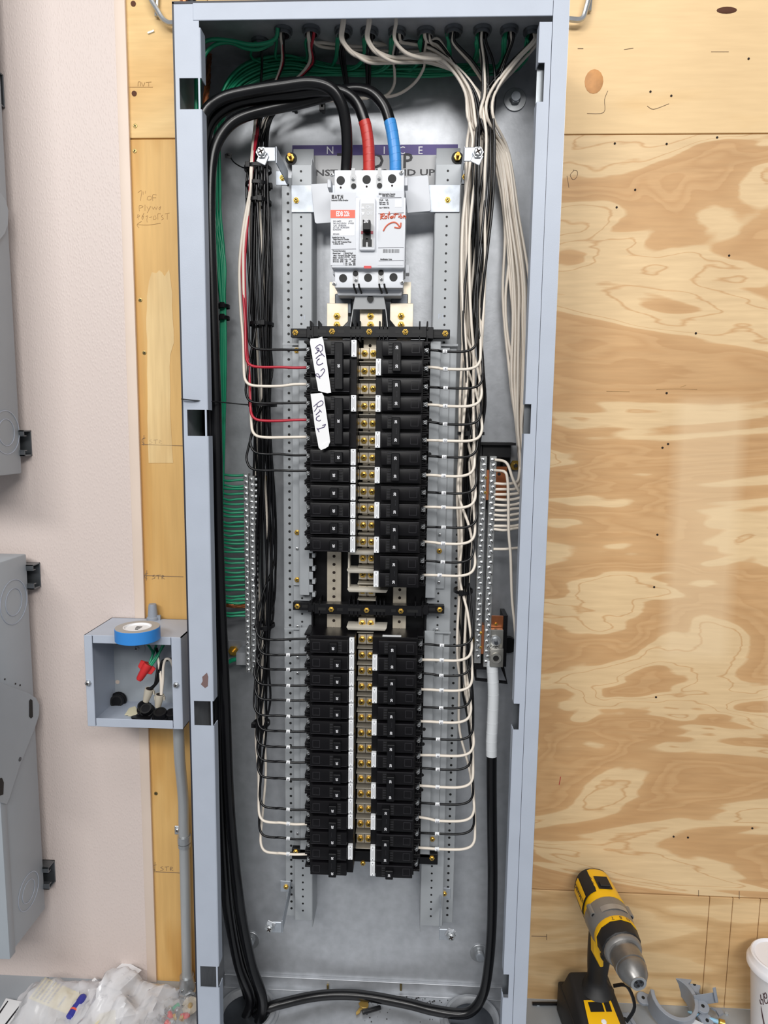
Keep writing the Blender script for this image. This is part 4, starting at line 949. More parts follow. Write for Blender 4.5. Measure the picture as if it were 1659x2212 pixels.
# ---- left-hand branch wires
LROWS = list(range(0, 8))+list(range(17, 31))
LCOL = {1: 'wire_red', 4: 'wire_red', 2: 'wire_white', 5: 'wire_white', 28: 'wire_white', 30: 'wire_white'}
LVT = {0: (755, 755), 1: (794, 793), 2: (830, 834), 3: (870, 871), 4: (907, 909), 5: (944, 945), 6: (983, 981), 7: (1017, 1016), 8: (1058, 1056), 9: (1096, 1094), 10: (1134, 1132), 11: (1172, 1170),
       17: (1380, 1382), 18: (1414, 1415), 19: (1446, 1446), 20: (1481, 1480), 21: (1513, 1512), 22: (1548, 1546), 23: (1580, 1579), 24: (1614, 1613), 25: (1647, 1645), 26: (1683, 1681), 27: (1720, 1719), 28: (1780, 1777), 29: (1812, 1809), 30: (1845, 1843)}
LVT[27] = (1749, 1746)
LXE = {0: 537, 1: 531, 2: 527, 3: 531, 4: 541, 5: 543, 6: 541, 7: 533, 8: 566, 9: 566, 10: 568, 11: 568, 17: 553, 18: 557, 19: 555, 20: 550, 21: 551, 22: 549, 23: 556, 24: 554, 25: 556, 26: 557, 27: 561, 28: 559, 29: 560, 30: 563}
llanes = [(c_, r_) for r_ in range(4) for c_ in range(7)]; RW.shuffle(llanes)
ldest_b = [3, 4, 3, 5, 4, 6, 5, 3, 0, 4, 5, 3, 1, 4, 2, 5, 3, 6, 4, 5]; lb = 0
def lbundle_x(z):
    pts = [(.20, -.170), (.45, -.168), (.60, -.166), (.75, -.163), (.85, -.162), (.95, -.163), (1.10, -.164), (1.25, -.166), (1.335, -.167), (1.40, -.166), (1.6, -.165)]
    for (a, xa), (b_, xb) in zip(pts[:-1], pts[1:]):
        if a <= z <= b_: return xa+(xb-xa)*(z-a)/(b_-a)
    return pts[-1][1]
for q, i in enumerate(LROWS):
    mat = LCOL.get(i, 'wire_black'); vt, vm = LVT[i]; xe = LXE[i]; lc, lr = llanes[q]
    hug = {1: -.0225, 2: -.0265, 4: -.019, 5: -.021}.get(i)
    def lane_pt(z):
        off = (lc-3)*.0044+.0035*math.sin(z*15+q*1.9) if hug is None else hug*(1 if z < 1.24 else max(.25, (1.36-z)/.12)) + (.0 if i in (1, 2) else 0)
        y = -.060+lr*.0092+.002*math.sin(z*12+q) if hug is None else -.062-.001*(i % 3)
        return Vector((lbundle_x(z)+off, y, z))
    a = P(662, vt, -.0865)
    hid = 8 <= i <= 11
    pts = [Vector((a.x+.010, -.084, a.z)), a, P(635, vt+.5, -.0885), P(605, vm, -.090), P(xe+34, vm, -.088), P(xe+13, vm-3, -.086), P(xe+3, vm-13, -.083), P(xe, vm-32, -.078)]
    z = pts[-1].z+.045; first = lane_pt(z+.03); prev = pts[-1]
    pts.append(Vector(((prev.x*2+first.x)/3, (prev.y+first.y)/2, z))); z += .05
    while z < 1.33: pts.append(lane_pt(z)); z += .055
    pts.append(lane_pt(1.355))
    s = (lc-3)/3.
    if mat == 'wire_red': d = 2 if i == 1 else 1
    elif mat == 'wire_white': d = {2: 2, 5: 1, 28: 5, 30: 6}[i]
    else: d = ldest_b[lb % len(ldest_b)]; lb += 1
    c = CON[d]; u = CONX[d]
    if d <= 2:
        pts += [P(556+6*s, 280, -.045), P(566+6*s, 235, -.040), P((566+u)/2, 190, -.042), P(u+6*s, 140, -.055), P(u+4*s, 100, -.078)]
    else:
        dr = {3: 748, 4: 795, 5: 835, 6: 850}[d]
        pts += [P(572+8*s, 278, -.042), P(592+8*s, 243-4*s, -.036), P(650, 222-5*s, -.030), P(min(dr-40, 720), 212-5*s, -.028), P(dr-6, 204 if d < 5 else 208, -.030)]
        if d >= 5: pts += [P((dr+u)/2+4, 185, -.034), P(u-6, 150, -.045)]
        else: pts += [P(dr+3*s, 185, -.033)]
        pts += [P(u+5*s-4, 120, -.060), P(u+4*s, 92, -.080)]
    pts += [Vector((c.x+j(.005), c.y+j(.005), HT-.006)), Vector((c.x, c.y, HT+.03))]
    cname = mat.split('_')[1]; g = 'upper' if i < 15 else 'lower'
    o = wire('branch_wire', pts, wr(mat), mat, '%s wire to the %s pole from the top, %s left breakers' % (cname, ordw(i if i < 15 else i-17), g), 'wire', 'branch wires of the left column')
    if i >= 18:
        sp = spline(pts, 5); tgt = P(625, vt, -.089); near = min(range(len(sp)), key=lambda k_: (sp[k_]-tgt).length)
        c0 = sp[near]; d_ = (sp[near-1]-sp[near+1]).normalized()
        sl = add_child(o, MB().lathe([(wr(mat)+.0010, -.0028), (wr(mat)+.0010, .0028)], c0, d_, 8), 'sleeve', 'white_sticker')
        add_child(sl, letter(MB(), str(31+2*(i-17)), .0038, c0+Vector((0, -wr(mat)-.0012, 0)), d_, (0, 0, 1), bold=.0001), 'number', 'ink_soft')
# ---- green grounds
GV = [1026, 1036, 1049, 1056, 1066, 1078, 1088, 1098, 1107, 1115, 1128, 1136, 1147, 1155, 1166, 1174, 1184, 1192, 1207, 1216, 1226, 1235, 1245, 1253, 1263, 1274, 1286, 1294, 1301, 1322, 1330]
gdest = [1, 2, 3, 4, 5, 6, 7, 8, 9, 10, 3, 4, 5, 6, 7, 8, 9, 10, 4, 5, 6, 7, 8, 9, 3, 5, 6, 7, 8, 4, 0]
for q, v in enumerate(GV):
    t = q/(len(GV)-1.); t = ((q*7) % len(GV))/(len(GV)-1.); d = gdest[q]; c = CON[d]; u = CONX[d]; yd = -.012-.028*((q*5) % 7)/7.
    pts = [Vector((c.x, c.y, HT+.03)), Vector((c.x-.006+j(.004), c.y+.004, HT-.006)), P(u-12+j(4), 92, -.080), P(u-14+j(5), 128, -.050)]
    if u > 700:
        pts.append(P(u-40, 146+10*t, yd)); uu = u-110
        while uu > 660: pts.append(P(uu, 142+20*t+j(3), yd)); uu -= 80
    pts += [P(630, 118+44*t, yd), P(572, 122+48*t, yd-.005), P(522, 142+56*t, yd-.010), P(487+6*t, 182+54*t, yd-.020), P(468+10*t, 245+30*t, -.055), P(462+18*((q*3) % 9)/9., 330, -.060), P(462+20*((q*3) % 9)/9., 450, -.055)]
    w_ = ((q*4) % 11)/11.
    for vv, ua, ub in ((560, 468, 488), (645, 476, 486), (665, 478, 487), (760, 478, 488), (870, 475, 487), (960, 474, 484)): pts.append(P(ua+(ub-ua)*w_+j(1), vv, -.055+.012*((q*3) % 5)/5.))
    xl = 470+8*w_
    if v > 1060: pts.append(P(474+6*w_, (960+v)/2, -.050+.010*((q*3) % 5)/5.))
    sag = RW.uniform(-3, 4)
    pts += [P(xl-2, v-16, -.050), P(xl+3, v-4+sag*.3, -.052), P(xl+18, v+1+sag*.5, -.053), P(512, v+1+j(1.5), -.051), P(531, v, -.049)]
    wire('ground_wire', pts, RGR*(1.25 if q in (28,) else 1), 'wire_green', 'green ground wire, %s from the top of the ground bar' % ordw(q), 'wire', 'green ground wires on the ground bar', 6, 4)
# looser green loops in the upper left corner
for q, (pp, lab) in enumerate((([(600, 60, -.105), (596, 82, -.10), (575, 93, -.10), (540, 96, -.10), (500, 88, -.10), (462, 85, -.105), (440, 92, -.11), (430, 112, -.11), (424, 160, -.11), (424, 240, -.105)], 'upper of two loose green wires arching through the upper left corner'),
              ([(590, 92, -.09), (560, 106, -.09), (530, 104, -.09), (498, 92, -.095), (466, 96, -.10), (444, 116, -.105), (434, 145, -.105), (430, 200, -.10), (434, 280, -.10)], 'lower of two loose green wires arching through the upper left corner'))):
    wire('ground_wire', [P(*p) for p in pp], .0026, 'wire_green', lab, 'wire', 'green ground wires on the ground bar')
wire('ground_wire', [P(*p) for p in ((532, 1423, -.035), (510, 1424, -.035), (492, 1432, -.035), (482, 1450, -.035), (479, 1480, -.035), (479, 1540, -.038), (482, 1640, -.04), (490, 1800, -.04), (505, 1950, -.04))], .0036, 'wire_green', 'thick green ground wire leaving the bottom of the ground bar', 'wire', 'green ground wires on the ground bar')
# bare copper
def strand(pp, r, lab):
    base = spline([P(*p) for p in pp], 6); o = None; mb = MB()
    for s in range(5):
        mb.tube([p+Vector((r*.55*math.cos(k*.7+s*1.257), r*.4*math.sin(k*.5+s), r*.55*math.sin(k*.7+s*1.257))) for k, p in enumerate(base)], r*.5, 5)
    tag(mb.build('bare_copper_wire', 'copper_strand'), lab, 'wire')
strand([(455, 100, -.03), (452, 130, -.035), (449, 175, -.045), (445, 215, -.05), (442, 300, -.05), (446, 420, -.045), (458, 800, -.04), (464, 1200, -.042), (468, 1290, -.045), (477, 1302, -.05), (500, 1307, -.052), (531, 1308, -.049)], .0042, 'bare stranded copper ground wire running behind the green wires to the ground bar')
# ---- neutrals of the right-hand bar
NV = [994, 1016, 1044, 1057, 1068, 1078, 1090, 1102, 1112, 1123, 1136, 1143, 1186]
ntop = [(1062, 1090), (1068, 1096), (1073, 1108), (1077, 1114), (1080, 1120), (1083, 1124), (1079, 1104), (1085, 1128), (1088, 1130), (1090, 1134), (1084, 1116), (1092, 1138), (1094, 1143)]
for q, v in enumerate(NV):
    a, b_ = ntop[q]; d = [7, 8, 9, 10, 8, 9, 7, 9, 10, 8, 9, 10, 10][q]; c = CON[d]; Yq = -.030-.003*(q % 5)
    d = [3, 4, 5, 6, 8, 2, 7, 5, 10, 4, 9, 6, 10][q]; c = CON[d]
    pts = top_fan_right(0, '', d, (q-6)/6., (q*3) % 4)[::-1] + [P(a+q*.4, 330, -.040)]
    if q == 0:
        pts += [P(1090, 480, Yq), P(1086, 640, Yq), P(1100, 800, Yq), P(1108, 870, Yq), P(1120, 940, Yq), P(1128, 1000, Yq-.01), P(1126, 1050, -.06), P(1122, 1062, -.07), P(1108, 1035, -.078), P(1098, 1006, -.078), P(1088, 996, -.074), P(1066, 993, -.062)]
    elif q == 1:
        pts += [P(1100, 520, Yq), P(1092, 640, Yq), P(1096, 720, Yq), P(1112, 820, Yq), P(1126, 960, Yq), P(1134, 1100, -.05), P(1128, 1300, -.06), P(1117, 1410, -.07), P(1112, 1350, -.080), P(1106, 1290, -.082), P(1103, 1200, -.083), P(1099, 1150, -.083), P(1098, 1070, -.083), P(1096, 1035, -.082), P(1090, 1019, -.080), P(1066, 1016, -.062)]
    else:
        pts += [P(a+(b_-a)*.55, 470, Yq), P(b_-2+j(3), 600, Yq), P(b_+2+j(3), 700, Yq), P(b_-4+q*.6, 820, Yq), P(1112+q*1.6, 920, Yq), P(1120+q*1.2, 1000, Yq)]
        if v > 1060: pts.append(P(1128+(q % 4), (1000+v)/2, -.045))
        rr = 1118 if q in (2, 3) else 1127
        pts += [P(rr+3, v-16, -.055), P(rr, v-5, -.062), P(1108, v-1+j(2), -.066), P(1090, v+1+j(2), -.066), P(1066, v, -.062)]
    wire('neutral_wire', pts, RWT, 'wire_white', 'white neutral wire, %s from the top of the neutral bar' % ordw(q), 'wire', 'white neutral wires on the neutral bar')
# ---- feeder cables
def cable(pp, r, lab, tape_from=None, tape_mat=None, tapename='phase_tape'):
    pts = [p if isinstance(p, Vector) else P(*p) for p in pp]; sp = spline(pts, 8)
    o = tag(MB().tube(sp, r, 14).build('feeder_cable', 'black_cable', None, 0, 1, 80), lab, 'cable', 'thick black feeder cables')
    if tape_from is not None:
        seg = sp[tape_from:]; tp = add_child(o, MB().tube(seg, r*1.07, 14), tapename, tape_mat)
        mb = MB()
        for k in range(2, len(seg)-1, 3):
            d_ = (seg[k+1]-seg[k-1]).normalized(); d2 = (d_+Vector((.25, 0, 0))).normalized(); mb.lathe([(r*1.095, -.0006), (r*1.095, .0006)], seg[k], d2, 14)
        add_child(tp, mb, 'tape_wrap', tape_mat)
    return o
FR = .0079
f1 = [Vector((-.215, -.075, -.03)), (541, 2165, -.060), (514, 2080, -.062), (492, 1950, -.066), (479, 1750, -.075), (474, 1500, -.085), (462, 1200, -.092), (456, 900, -.098), (446, 600, -.105), (436, 380, -.108), (434, 290, -.110), (446, 240, -.112), (482, 212, -.112), (540, 197, -.112), (610, 186, -.112), (670, 179, -.112), (712, 190, -.110), (736, 222, -.104), (747, 268, -.096), (750, 320, -.088), (748, 362, -.082), (747, 388, -.080)]
cable(f1, FR, 'black feeder cable to the left lug of the main breaker')
f2 = [Vector((-.196, -.050, -.03)), (556, 2165, -.045), (530, 2080, -.045), (504, 1950, -.048), (488, 1750, -.055), (480, 1500, -.065), (470, 1200, -.072), (466, 900, -.078), (458, 600, -.084), (446, 400, -.088), (444, 310, -.090), (458, 262, -.092), (500, 228, -.094), (560, 212, -.094), (630, 202, -.094), (690, 194, -.094), (738, 198, -.092), (770, 222, -.088), (787, 262, -.086), (795, 305, -.084), (797, 345, -.082), (797, 386, -.080)]
cable(f2, FR, 'feeder cable with red tape to the middle lug of the main breaker', 18*8, 'tape_red')
f3 = [Vector((-.185, -.075, -.03)), (568, 2165, -.072), (543, 2080, -.072), (518, 1950, -.076), (497, 1750, -.085), (486, 1500, -.094), (473, 1200, -.100), (467, 900, -.103), (458, 640, -.104), (453, 460, -.104), (456, 360, -.102), (468, 310, -.100), (494, 272, -.097), (530, 250, -.094), (590, 234, -.088), (650, 222, -.080), (710, 206, -.074), (760, 193, -.074), (800, 199, -.076), (828, 226, -.078), (842, 262, -.080), (850, 305, -.082), (854, 345, -.082), (854, 384, -.080)]
cable(f3, FR, 'feeder cable with blue tape to the right lug of the main breaker', 20*8, 'tape_blue')
cable([Vector((-.205, -.030, -.03)), (538, 2165, -.028), (514, 2080, -.026), (489, 1950, -.030), (476, 1750, -.036), (470, 1500, -.044), (458, 1200, -.05), (450, 900, -.055), (440, 640, -.06), (432, 420, -.075), (425, 330, -.085), (432, 270, -.09), (470, 236, -.088), (530, 215, -.078), (600, 205, -.066), (660, 196, -.058), (700, 196, -.056)], FR*.95, 'black cable behind the other feeders on the left side')
n1 = [P(1062, 1425, -.062), (1064, 1450, -.064), (1066, 1500, -.066), (1064, 1560, -.066), (1062, 1600, -.066), (1062, 1632, -.066)]
nz = [PZ(1000, 2190, .016), PZ(940, 2183, .015), PZ(880, 2168, .013), PZ(800, 2153, .013), PZ(740, 2148, .013), PZ(680, 2152, .015), PZ(620, 2165, .017), PZ(575, 2180, .012)]
nc = cable(n1+[(1062, 1700, -.064), (1063, 1800, -.062), (1064, 1900, -.060), (1062, 2000, -.058), (1056, 2080, -.056), (1046, 2140, -.056), (1028, 2175, -.058)]+nz+[Vector((-.205, -.062, -.03))], FR*1.02, 'black cable with white tape from the neutral bar lug along the box floor')
seg = spline([p if isinstance(p, Vector) else P(*p) for p in n1], 8); tp = add_child(nc, MB().tube(seg, FR*1.12, 14), 'white_tape', 'tape_white')
mb = MB()
for k in range(4, len(seg)-1, 4):
    d_ = (seg[k+1]-seg[k-1]).normalized(); mb.lathe([(FR*1.145, -.0009), (FR*1.145, .0009)], seg[k], (d_+Vector((.12*(-1)**k, 0, 0))).normalized(), 14)
add_child(tp, mb, 'tape_wrap', 'tape_white')
# ---- cable ties
def tie(c, rx, ry, lab, head, w_=.0046, tail=None):
    c = Vector(c); t = thing('cable_tie', c, lab, 'cable tie', 'black cable ties'); n = 24; mb = MB(); vs = []; fs = []
    for a_, hh in ((1.0, -w_/2), (1.0, w_/2), (1+.0013/rx, w_/2), (1+.0013/rx, -w_/2)):
        for k in range(n):
            q = 2*PI*k/n; vs.append(c+Vector((rx*a_*math.cos(q), ry*a_*math.sin(q), hh)))
    for i_ in range(4):
        for k in range(n): jn = ((i_+1) % 4)*n; fs.append((i_*n+k, i_*n+(k+1) % n, jn+(k+1) % n, jn+k))
    mb.add(vs, fs); mb.build('band', 'black_plastic', t)
    hp = c+Vector((rx*math.cos(head), ry*math.sin(head), 0)); MB().box(hp.x-.0035, hp.x+.0035, hp.y-.0035, hp.y+.0025, hp.z-.004, hp.z+.004).build('head', 'black_plastic', t, .0006)
    if tail: MB().tube(spline(tail, 6), .0026, 4, .35).build('tail', 'black_plastic', t)
zq = P(570, 364, -.05).z
tie((-.167, -.046, zq), .0185, .021, 'black cable tie with a kinked tail around the upper left bundle', -2.2, tail=[P(535, 365, -.068), P(520, 360, -.07), P(505, 350, -.072), P(497, 338, -.074), P(490, 334, -.076)])
MB().prism([P(486, 333, -.076), P(491, 330, -.076), P(501, 333, -.076), P(498, 342, -.076), P(487, 341, -.076)], (0, .001, 0)).build('tail_loop', 'black_plastic', None).parent = None
ob_ = [o for o in COL.objects if o.name.startswith('tail_loop')][0]; ob_.name = 'cable_tie_end'; tag(ob_, 'pale kinked end of the cable tie tail at the upper left', 'cable tie')
for v, lab in ((400, 'black cable tie just below the kinked one, left bundle'), (436, 'black cable tie with its head facing front, left bundle'), (700, 'black cable tie above the topmost red wire, left bundle'), (1352, 'black cable tie near the first lower breaker, left bundle')):
    z = P(570, v, -.05).z; tie((lbundle_x(z), -.046, z), *((.0175, .020) if v < 1000 else (.0155, .018)), lab, -1.2 if v != 400 else 0)
z = P(570, 874, -.05).z; tie((lbundle_x(z), -.046, z), .020, .022, 'black cable tie with a long tail stretched left over the box flange', -2.4, .0052, [P(545, 875, -.072), P(520, 873, -.085), P(480, 869, -.110), P(440, 866, -.140), P(420, 865, -.1505), P(392, 862, -.1525)])
z = P(560, 1563, -.05).z; tie((lbundle_x(z)-.003, -.048, z), .0125, .015, 'black cable tie low on the left bundle beside the fifth lower wire', -2.6)
for v, lab in ((936, 'black cable tie on the right bundle above wire sleeve 12'), (1276, 'black cable tie on the right bundle below wire sleeve 28')):
    z = P(1005, v, -.06).z; tie((bundle_x(z)-(.0035 if v > 1000 else .001), -.058, z), *((.0190, .021) if v < 1000 else (.0135, .0185)), lab, -1.9)
for v, lab in ((662, 'upper black cable tie on the green wire bundle'), (687, 'lower black cable tie on the green wire bundle')):
    z = P(482, v, -.05).z; tie((P(482, v, -.05).x, -.050, z), .0085, .012, lab, -1.3)
for u, lab in ((638, 'left black cable tie under the feeder cables'), (698, 'right black cable tie under the feeder cables')):
    c = P(u, 216, -.030); t = thing('cable_tie', c, lab, 'cable tie', 'black cable ties'); MB().box(c.x-.0025, c.x+.0025, c.y-.012, c.y+.008, c.z-.016, c.z+.012).build('band', 'black_plastic', t, .001); MB().box(c.x-.004, c.x+.004, c.y-.012, c.y-.004, c.z-.019, c.z-.011).build('head', 'black_plastic', t, .0005)
# ================================================================== left: disconnect enclosures on struts
XS = -.560
def disconnect(zt, zb, y0, y1, lab):
    t = thing('disconnect_enclosure', (XS-.12, y0, zb), lab, 'electrical enclosure', 'grey disconnect enclosures at the left edge')
    MB().box(XS-.30, XS, y1, y0, zb, zt).build('body', 'grey_paint_dark', t, .0025, 2)
    MB().box(XS-.30, XS+.0015, y1-.004, y1+.012, zb-.006, zt+.004).build('door', 'grey_paint_dark', t, .0015, 2)
    return t
d_up = disconnect(1.90, .906, -.022, -.125, 'upper grey disconnect enclosure cut by the left edge of the picture')
d_lo = disconnect(.775, .146, -.022, -.125, 'lower grey disconnect enclosure cut by the left edge of the picture')
def knockout(t, u, v, rz, lab):
    c = PX(u, v, XS+.0002)
    for r in (rz, rz*.62):
        MB().ring(c, (1, 0, 0), r, r-.0012, .0007, 28).build('knockout_ring', 'grey_paint', t)
knockout(d_lo, 30, 1300, .036, ''); knockout(d_lo, 62, 1925, .030, ''); knockout(d_up, 14, 934, .034, '')
def side_plate(t, pts, name, mat='grey_paint_dark', off=.003, th=.002):
    return MB().prism([PX(u, v, XS+off) for u, v in pts], (th, 0, 0)).build(name, mat, t, .0006)
pz = side_plate(d_lo, [(-40, 1462), (0, 1475), (60, 1497), (76, 1508), (83, 1522), (82, 1545), (74, 1570), (40, 1655), (18, 1725), (12, 1738), (0, 1734), (-40, 1715)], 'interlock_plate')
for pts in ([(63, 1514), (66, 1510), (70, 1513), (71, 1548), (67, 1552), (63, 1548)], [(-4, 1682), (4, 1680), (8, 1690), (7, 1716), (-4, 1720)]):
    MB().prism([PX(u, v, XS+.0053) for u, v in pts], (.0003, 0, 0)).build('plate_slot', 'black_deep', pz)
MB().disc(PX(43, 1640, XS+.005), (1, 0, 0), .0035, .0006, 12).build('plate_hole', 'steel_dark', pz)
for u, v in ((10, 1467), (33, 1477), (43, 1480)): MB().disc(PX(u, v, XS), (1, 0, 0), .0014, .0008, 8).build('rivet', 'hole_dark', d_lo)
pu = side_plate(d_up, [(-20, 415), (0, 418), (10, 432), (16, 455), (15, 485), (8, 505), (-4, 520), (-20, 520)], 'interlock_plate')
def strut(zc, xr, lab, hz=.0205, dp=.0215):
    t = MB(); g = .0022; x0 = -1.2
    t.box(x0, xr, -.0060, -.0038, zc-hz, zc+hz)
    for s in (-1, 1):
        t.box(x0, xr, -dp-.004, -.0038, *sorted((zc+s*hz, zc+s*(hz-g)))); t.box(x0, xr, -dp-.004, -dp-.002, *sorted((zc+s*hz, zc+s*(hz-.008)))); t.box(x0, xr, -dp-.004, -dp+.004, *sorted((zc+s*(hz-.008), zc+s*(hz-.0098))))
    o = t.build('strut_channel', 'strut_steel', None, .0004); tag(o, lab, 'strut', 'steel strut channels on the left wall')
strut(P(55, 957, -.012).z, -.552, 'steel strut channel end under the upper grey enclosure')
strut(P(72, 1243, -.012).z, -.5485, 'steel strut channel end at the top of the lower grey enclosure')
strut(P(105, 1887, -.012).z, -.5495, 'steel strut channel end near the bottom of the lower grey enclosure')
strut(P(10, 186, -.02).z, -.5665, 'steel strut channel end at the upper left edge of the picture', .024, .040)

# ================================================================== junction box
JX0, JX1, JZ0, JZ1, JY = -.4300, -.2800, .5205, .6665, -.100
jb = thing('junction_box', ((JX0+JX1)/2, -.05, JZ0), 'open square grey steel junction box left of the panel', 'junction box')
MB().box(JX0, JX1, -.0065, -.005, JZ0, JZ1).build('back', 'grey_paint_dark', jb)
MB().box(JX0, JX0+.0015, JY, -.005, JZ0, JZ1).build('side', 'grey_paint', jb); MB().box(JX1-.0015, JX1, JY, -.005, JZ0, JZ1).build('side', 'grey_paint', jb)
MB().box(JX0, JX1, JY, -.005, JZ1-.0015, JZ1).build('top', 'grey_paint', jb); MB().box(JX0, JX1, JY, -.005, JZ0, JZ0+.0015).build('bottom', 'grey_paint', jb)
MB().box(JX0, JX0+.0125, JY-.0015, JY, JZ0, JZ1).build('front_lip', 'grey_paint', jb, .0008); MB().box(JX1-.0150, JX1, JY-.0015, JY, JZ0, JZ1).build('front_lip', 'grey_paint', jb, .0008)
MB().box(JX0+.0135, JX1-.0158, JY-.0012, JY, JZ1-.0125, JZ1).build('front_lip', 'grey_paint', jb, .0006); MB().box(JX0+.0135, JX1-.0158, JY-.0012, JY, JZ0, JZ0+.0135).build('front_lip', 'grey_paint', jb, .0006)
for u, v in ((191, 1475), (381, 1479)): inst(SCR_ZINC, 'lip_screw', jb, P(u, v, JY-.0015)).scale = (1.15, 1.4, 1.15)
c = P(296, 1400, -.0065); MB().disc(c, (0, -1, 0), .014, .0008, 20).build('washer', 'grey_paint_dark', jb); inst(SCR_ZINC, 'ground_screw', jb, c+Vector((0, -.001, 0)))
MB().disc(P(254, 1473, -.0065), (0, -1, 0), .0035, .0004, 12).build('wall_hole', 'trim_beige', jb)
MB().ring(Vector((JX1-.0015, -.055, P(370, 1450, -.05).z)), (-1, 0, 0), .016, .012, .006, 20).build('locknut', 'strut_steel', jb)
def jwire(pp, r, mat, lab): tag(MB().tube(spline([P(*p) for p in pp], 6), r, 7).build('box_wire', mat, None, 0, 1, 80), lab, 'wire', 'wires in the junction box')
for k, pp in enumerate(([(316, 1388, -.03), (325, 1400, -.04), (330, 1412, -.05), (323, 1432, -.058)], [(340, 1386, -.03), (334, 1405, -.04), (328, 1420, -.05), (322, 1436, -.060)], [(358, 1386, -.035), (347, 1405, -.045), (337, 1418, -.055), (324, 1436, -.062)], [(354, 1388, -.05), (346, 1406, -.052), (338, 1422, -.058), (327, 1438, -.062)])):
    jwire(pp, .0020, 'wire_green', '%s green wire from the left above the red wire connector' % ordw(k))
a, b_ = P(321, 1434, -.062), P(300, 1469, -.066); d_ = b_-a; L = d_.length
wn = thing('wire_connector', b_, 'red winged wire connector on the green wires in the junction box', 'wire connector')
MB().lathe([(.0070, 0), (.0075, L*.15), (.0066, L*.45), (.0055, L*.9), (.0042, L)], a, d_, 12).build('cone', 'red_plastic', wn)
sd = d_.cross(Vector((0, 1, 0))).normalized()
for s in (-1, 1): MB().prism([a+sd*s*.006, a+sd*s*.0135+d_*.06, a+sd*s*.0125+d_*.42, a+sd*s*.006+d_*.5], (0, .003, 0)).build('wing', 'red_plastic', wn, .0006)
def tan_nut(u0, v0, u1, v1, lab):
    a, b_ = P(u0, v0, -.062), P(u1, v1, -.062); d_ = b_-a; L = d_.length; t = thing('wire_connector', b_, lab, 'wire connector')
    MB().lathe([(.0072, 0), (.0070, L*.3), (.0056, L*.75), (.0048, L)], a, d_, 12).build('cone', 'tan_nut', t); MB().disc(a-d_*.01, d_, .0055, .0006, 12).build('mouth', 'hole_dark', t)
    mb = MB(); sd = d_.cross(Vector((0, 1, 0))).normalized()
    for s in (-1, 1): mb.box(*sorted(((a+sd*s*.0068).x, (a+sd*s*.0085).x)), -.064, -.060, min(b_.z+.012, a.z-.004), a.z-.003)
    mb.build('wing', 'tan_nut', t)
tan_nut(323, 1488, 315, 1515, 'left tan wire connector on black wires in the junction box'); tan_nut(345, 1500, 341, 1527, 'right tan wire connector on white wires in the junction box')
jwire([(372, 1424, -.050), (352, 1428, -.055), (346, 1445, -.058), (341, 1470, -.060), (332, 1482, -.061), (324, 1488, -.062)], .0026, 'wire_black', 'thick black wire curving to the left tan connector')
jwire([(338, 1400, -.040), (342, 1424, -.050), (338, 1462, -.060), (334, 1480, -.062), (325, 1490, -.062)], .0022, 'wire_black', 'straight black wire to the left tan connector')
jwire([(374, 1440, -.050), (368, 1426, -.055), (358, 1424, -.058), (353, 1440, -.060), (352, 1470, -.061), (349, 1500, -.062)], .0022, 'wire_white', 'white wire looping up to the right tan connector')
jwire([(340, 1416, -.052), (345, 1445, -.058), (348, 1475, -.061), (348, 1502, -.062)], .0022, 'wire_white', 'straight white wire to the right tan connector')
def plug(u, v, Y, r, axis, lab, up=False):
    c = P(u, v, Y); t = thing('knockout_plug', c, lab, 'plug', 'black plugs in the junction box'); ax = Vector(axis).normalized()
    MB().lathe([(r, 0), (r, .002), (r*.92, .0035), (r*.80, .0036), (r*.80, .009), (r*.74, .011)], c, ax, 20).build('cap', 'black_plastic', t)
    MB().ring(c+ax*.0105, ax, r*.74, r*.55, .001, 20).build('rim', 'black_deep', t)
plug(256, 1512, -.014, .0140, (.1, -1, .15), 'round black plug leaning on the back wall of the junction box')
plug(313, 1532, -.055, .0125, (0, -.45, .8), 'black plug lying behind the others on the box floor')
plug(347, 1549, -.075, .0135, (.05, -.35, 1), 'black plug standing upright, right front of the box floor')
plug(305, 1548, -.082, .0150, (-.05, -.25, -1), 'black plug lying face down, front of the box floor')
plug(319, 1537, -.064, .0120, (0, -.6, .7), 'black plug between the two tan connectors on the box floor')
plug(372, 1549, -.070, .0110, (0, -.5, 1), 'black plug half hidden behind the right lip of the junction box')
for k, pts in enumerate(([(269, 1545), (279, 1530), (292, 1526), (300, 1540), (284, 1545)], [(276, 1547), (296, 1535), (303, 1536), (290, 1548)])):
    o = MB().prism([PZ(u, v, JZ0+.003+.002*k) for u, v in pts], (0, 0, .0006)).build('paper_scrap', 'cream'); tag(o, ['larger', 'smaller'][k]+' cream paper scrap on the junction box floor', 'paper')
